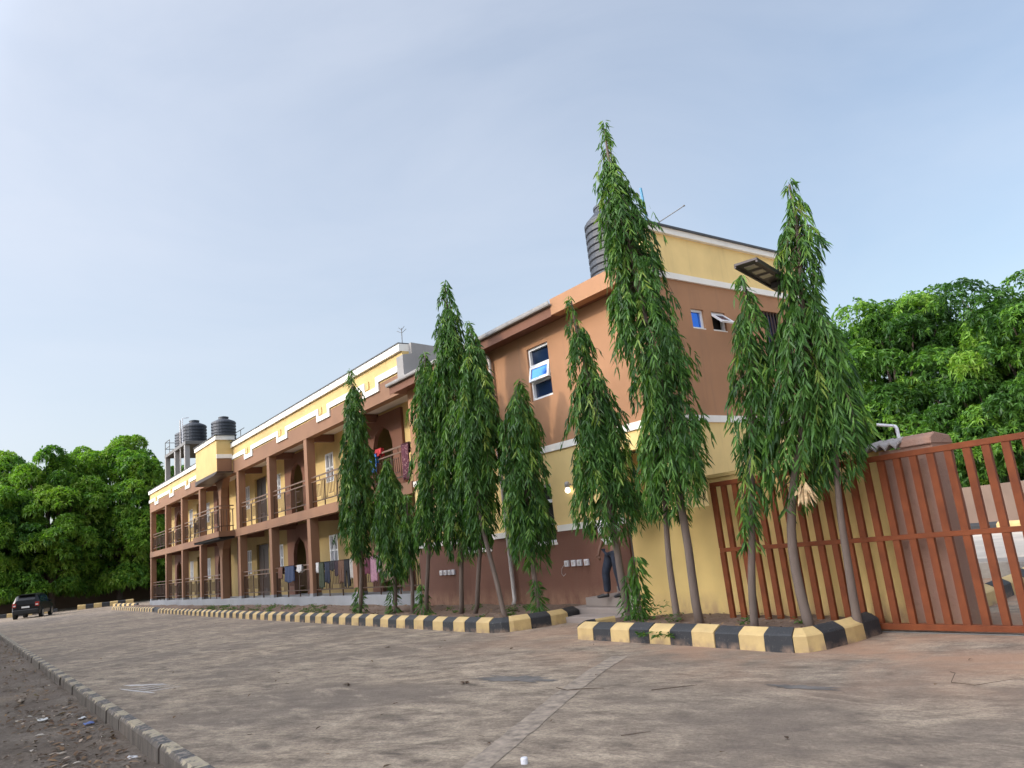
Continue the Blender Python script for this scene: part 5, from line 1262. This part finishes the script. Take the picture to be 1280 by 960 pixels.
def chain_body():
    p = [(MX, MY, hz, 0.125, 0.105), (MX, MY, hz+0.18, 0.125, 0.095), (MX-0.01, MY-0.02, hz+0.40, 0.155, 0.105), (MX-0.01, MY-0.02, hz+0.52, 0.10, 0.075), (MX-0.02, MY-0.03, hz+0.60, 0.052), (MX-0.03, MY-0.05, hz+0.68, 0.075, 0.085), (MX-0.035, MY-0.055, hz+0.78, 0.078, 0.092), (MX-0.03, MY-0.045, hz+0.86, 0.05, 0.06)]
    e = [(i, i+1) for i in range(7)]
    def limb(start, pts_):
        a = start
        for q in pts_: p.append(q); e.append((a, len(p)-1)); a = len(p)-1
        return a
    kA = (-10.95, 9.90, 0.84); kB = (-10.66, 9.93, 0.86)
    limb(0, [(HL[0]-0.02, HL[1], hz-0.10, 0.088), (*kA, 0.062), (kA[0]-0.01, kA[1], 0.70, 0.058), (-10.96, 9.90, 0.46, 0.04), (-11.05, 9.85, 0.405, 0.035)])
    limb(0, [(HR[0]+0.02, HR[1], hz-0.10, 0.088), (*kB, 0.062), (kB[0]+0.01, kB[1], 0.70, 0.058), (-10.60, 9.96, 0.46, 0.04), (-10.66, 9.88, 0.405, 0.035)])
    ends = []
    for s, off in ((-1, -0.05), (1, 0.05)):
        sh = (MX+s*0.19, MY-0.02, hz+0.46)
        w = limb(3, [(*sh, 0.055), (MX+s*0.25, MY-0.0+0.02, hz+0.19, 0.045), (MX+s*0.26+off*0.2, MY-0.09, hz-0.04, 0.03), (MX+s*0.26, MY-0.11, hz-0.10, 0.034, 0.018), (MX+s*0.255, MY-0.12, hz-0.135, 0.036, 0.016)])
        ends.append(w)
    return p, e, limb, ends
bp_, be_, limb_, ends_ = chain_body()
skin_mesh('body', bp_, be_, M['skin'], man)
for s in (-1, 1):   # fingers, each its own tapered chain rooted in the palm, slightly curled
    hx, hy, hzz = MX+s*0.255, MY-0.12, hz-0.135
    fm = MB()
    for i, (dx, L) in enumerate(((-0.027, 0.065), (-0.009, 0.075), (0.009, 0.072), (0.027, 0.058))):
        fm.tube([(hx+dx, hy, hzz+0.005), (hx+dx*1.1, hy-0.008, hzz-L*0.45), (hx+dx*1.1, hy+0.004, hzz-L*0.8), (hx+dx*1.05, hy+0.016, hzz-L)], [0.009, 0.0085, 0.0075, 0.004], 8)
    fm.tube([(hx-0.035*1.0, hy-0.005, hzz+0.035), (hx-0.052, hy-0.018, hzz+0.005), (hx-0.05, hy-0.026, hzz-0.025)], [0.011, 0.0095, 0.005], 8)
    fm.build('fingers', M['skin'], man, smooth=True)
jp = [(MX, MY, hz+0.05, 0.150, 0.122), (HL[0]-0.02, HL[1], hz-0.12, 0.108), (-10.95, 9.90, 0.84, 0.084), (-10.96, 9.91, 0.66, 0.078), (-10.965, 9.90, 0.46, 0.072), (HR[0]+0.02, HR[1], hz-0.12, 0.108), (-10.66, 9.93, 0.86, 0.084), (-10.63, 9.95, 0.66, 0.078), (-10.61, 9.955, 0.46, 0.072)]
skin_mesh('jeans', jp, [(0, 1), (1, 2), (2, 3), (3, 4), (0, 5), (5, 6), (6, 7), (7, 8)], M['jeans'], man)
tp = [(MX, MY, hz+0.02, 0.165, 0.132), (MX, MY, hz+0.20, 0.158, 0.125), (MX-0.01, MY-0.02, hz+0.41, 0.185, 0.128), (MX-0.01, MY-0.02, hz+0.52, 0.12, 0.09), (MX-0.20, MY-0.02, hz+0.46, 0.078), (MX-0.245, MY+0.01, hz+0.26, 0.07), (MX+0.18, MY-0.02, hz+0.46, 0.078), (MX+0.235, MY+0.01, hz+0.26, 0.07)]
skin_mesh('shirt', tp, [(0, 1), (1, 2), (2, 3), (3, 4), (4, 5), (3, 6), (6, 7)], M['shirt'], man)
for (hx_, hy_, tx_, ty_) in ((-10.95, 9.91, -11.16, 9.80), (-10.59, 9.975, -10.70, 9.80)):
    d = Vector((tx_-hx_, ty_-hy_, 0))
    skin_mesh('shoe', [(hx_+0.02, hy_, 0.425, 0.045, 0.05), (hx_+d.x*0.45, hy_+d.y*0.45, 0.415, 0.046, 0.044), (hx_+d.x*0.85, hy_+d.y*0.85, 0.40, 0.046, 0.03), (tx_, ty_, 0.398, 0.036, 0.026)], [(0, 1), (1, 2), (2, 3)], M['shoe'], man)
skin_mesh('hair', [(MX-0.005, MY-0.01, hz+0.79, 0.078, 0.085), (MX-0.02, MY-0.035, hz+0.87, 0.072, 0.07)], [(0, 1)], M['hair'], man)
for s in (-1, 1):
    MB().lathe((MX-0.035+s*0.032, MY-0.138, hz+0.755), [(0.002, -0.012), (0.011, -0.006), (0.011, 0.006), (0.002, 0.012)], 8).build('eye', M['whitelens'], man)
    MB().lathe((MX-0.035+s*0.082, MY-0.05, hz+0.73), [(0.004, -0.03), (0.016, -0.01), (0.016, 0.02), (0.004, 0.03)], 8).build('ear', M['skin'], man, smooth=True)
MB().add([(MX-0.035, MY-0.13, hz+0.76), (MX-0.05, MY-0.135, hz+0.715), (MX-0.02, MY-0.135, hz+0.715), (MX-0.035, MY-0.162, hz+0.722)], [(0, 1, 3), (0, 3, 2), (1, 2, 3)]).build('nose', M['skin'], man)
MB().box(MX-0.06, MX-0.01, MY-0.142, MY-0.125, hz+0.683, hz+0.695).build('mouth', M['redlens'], man, bevel=0.003)
MB().add([(MX-0.17, MY-0.14, hz+0.01), (MX+0.17, MY-0.14, hz+0.01), (MX+0.17, MY-0.14, hz+0.045), (MX-0.17, MY-0.14, hz+0.045)], [(0, 1, 2, 3)]).build('belt', M['shoe'], man) if False else None
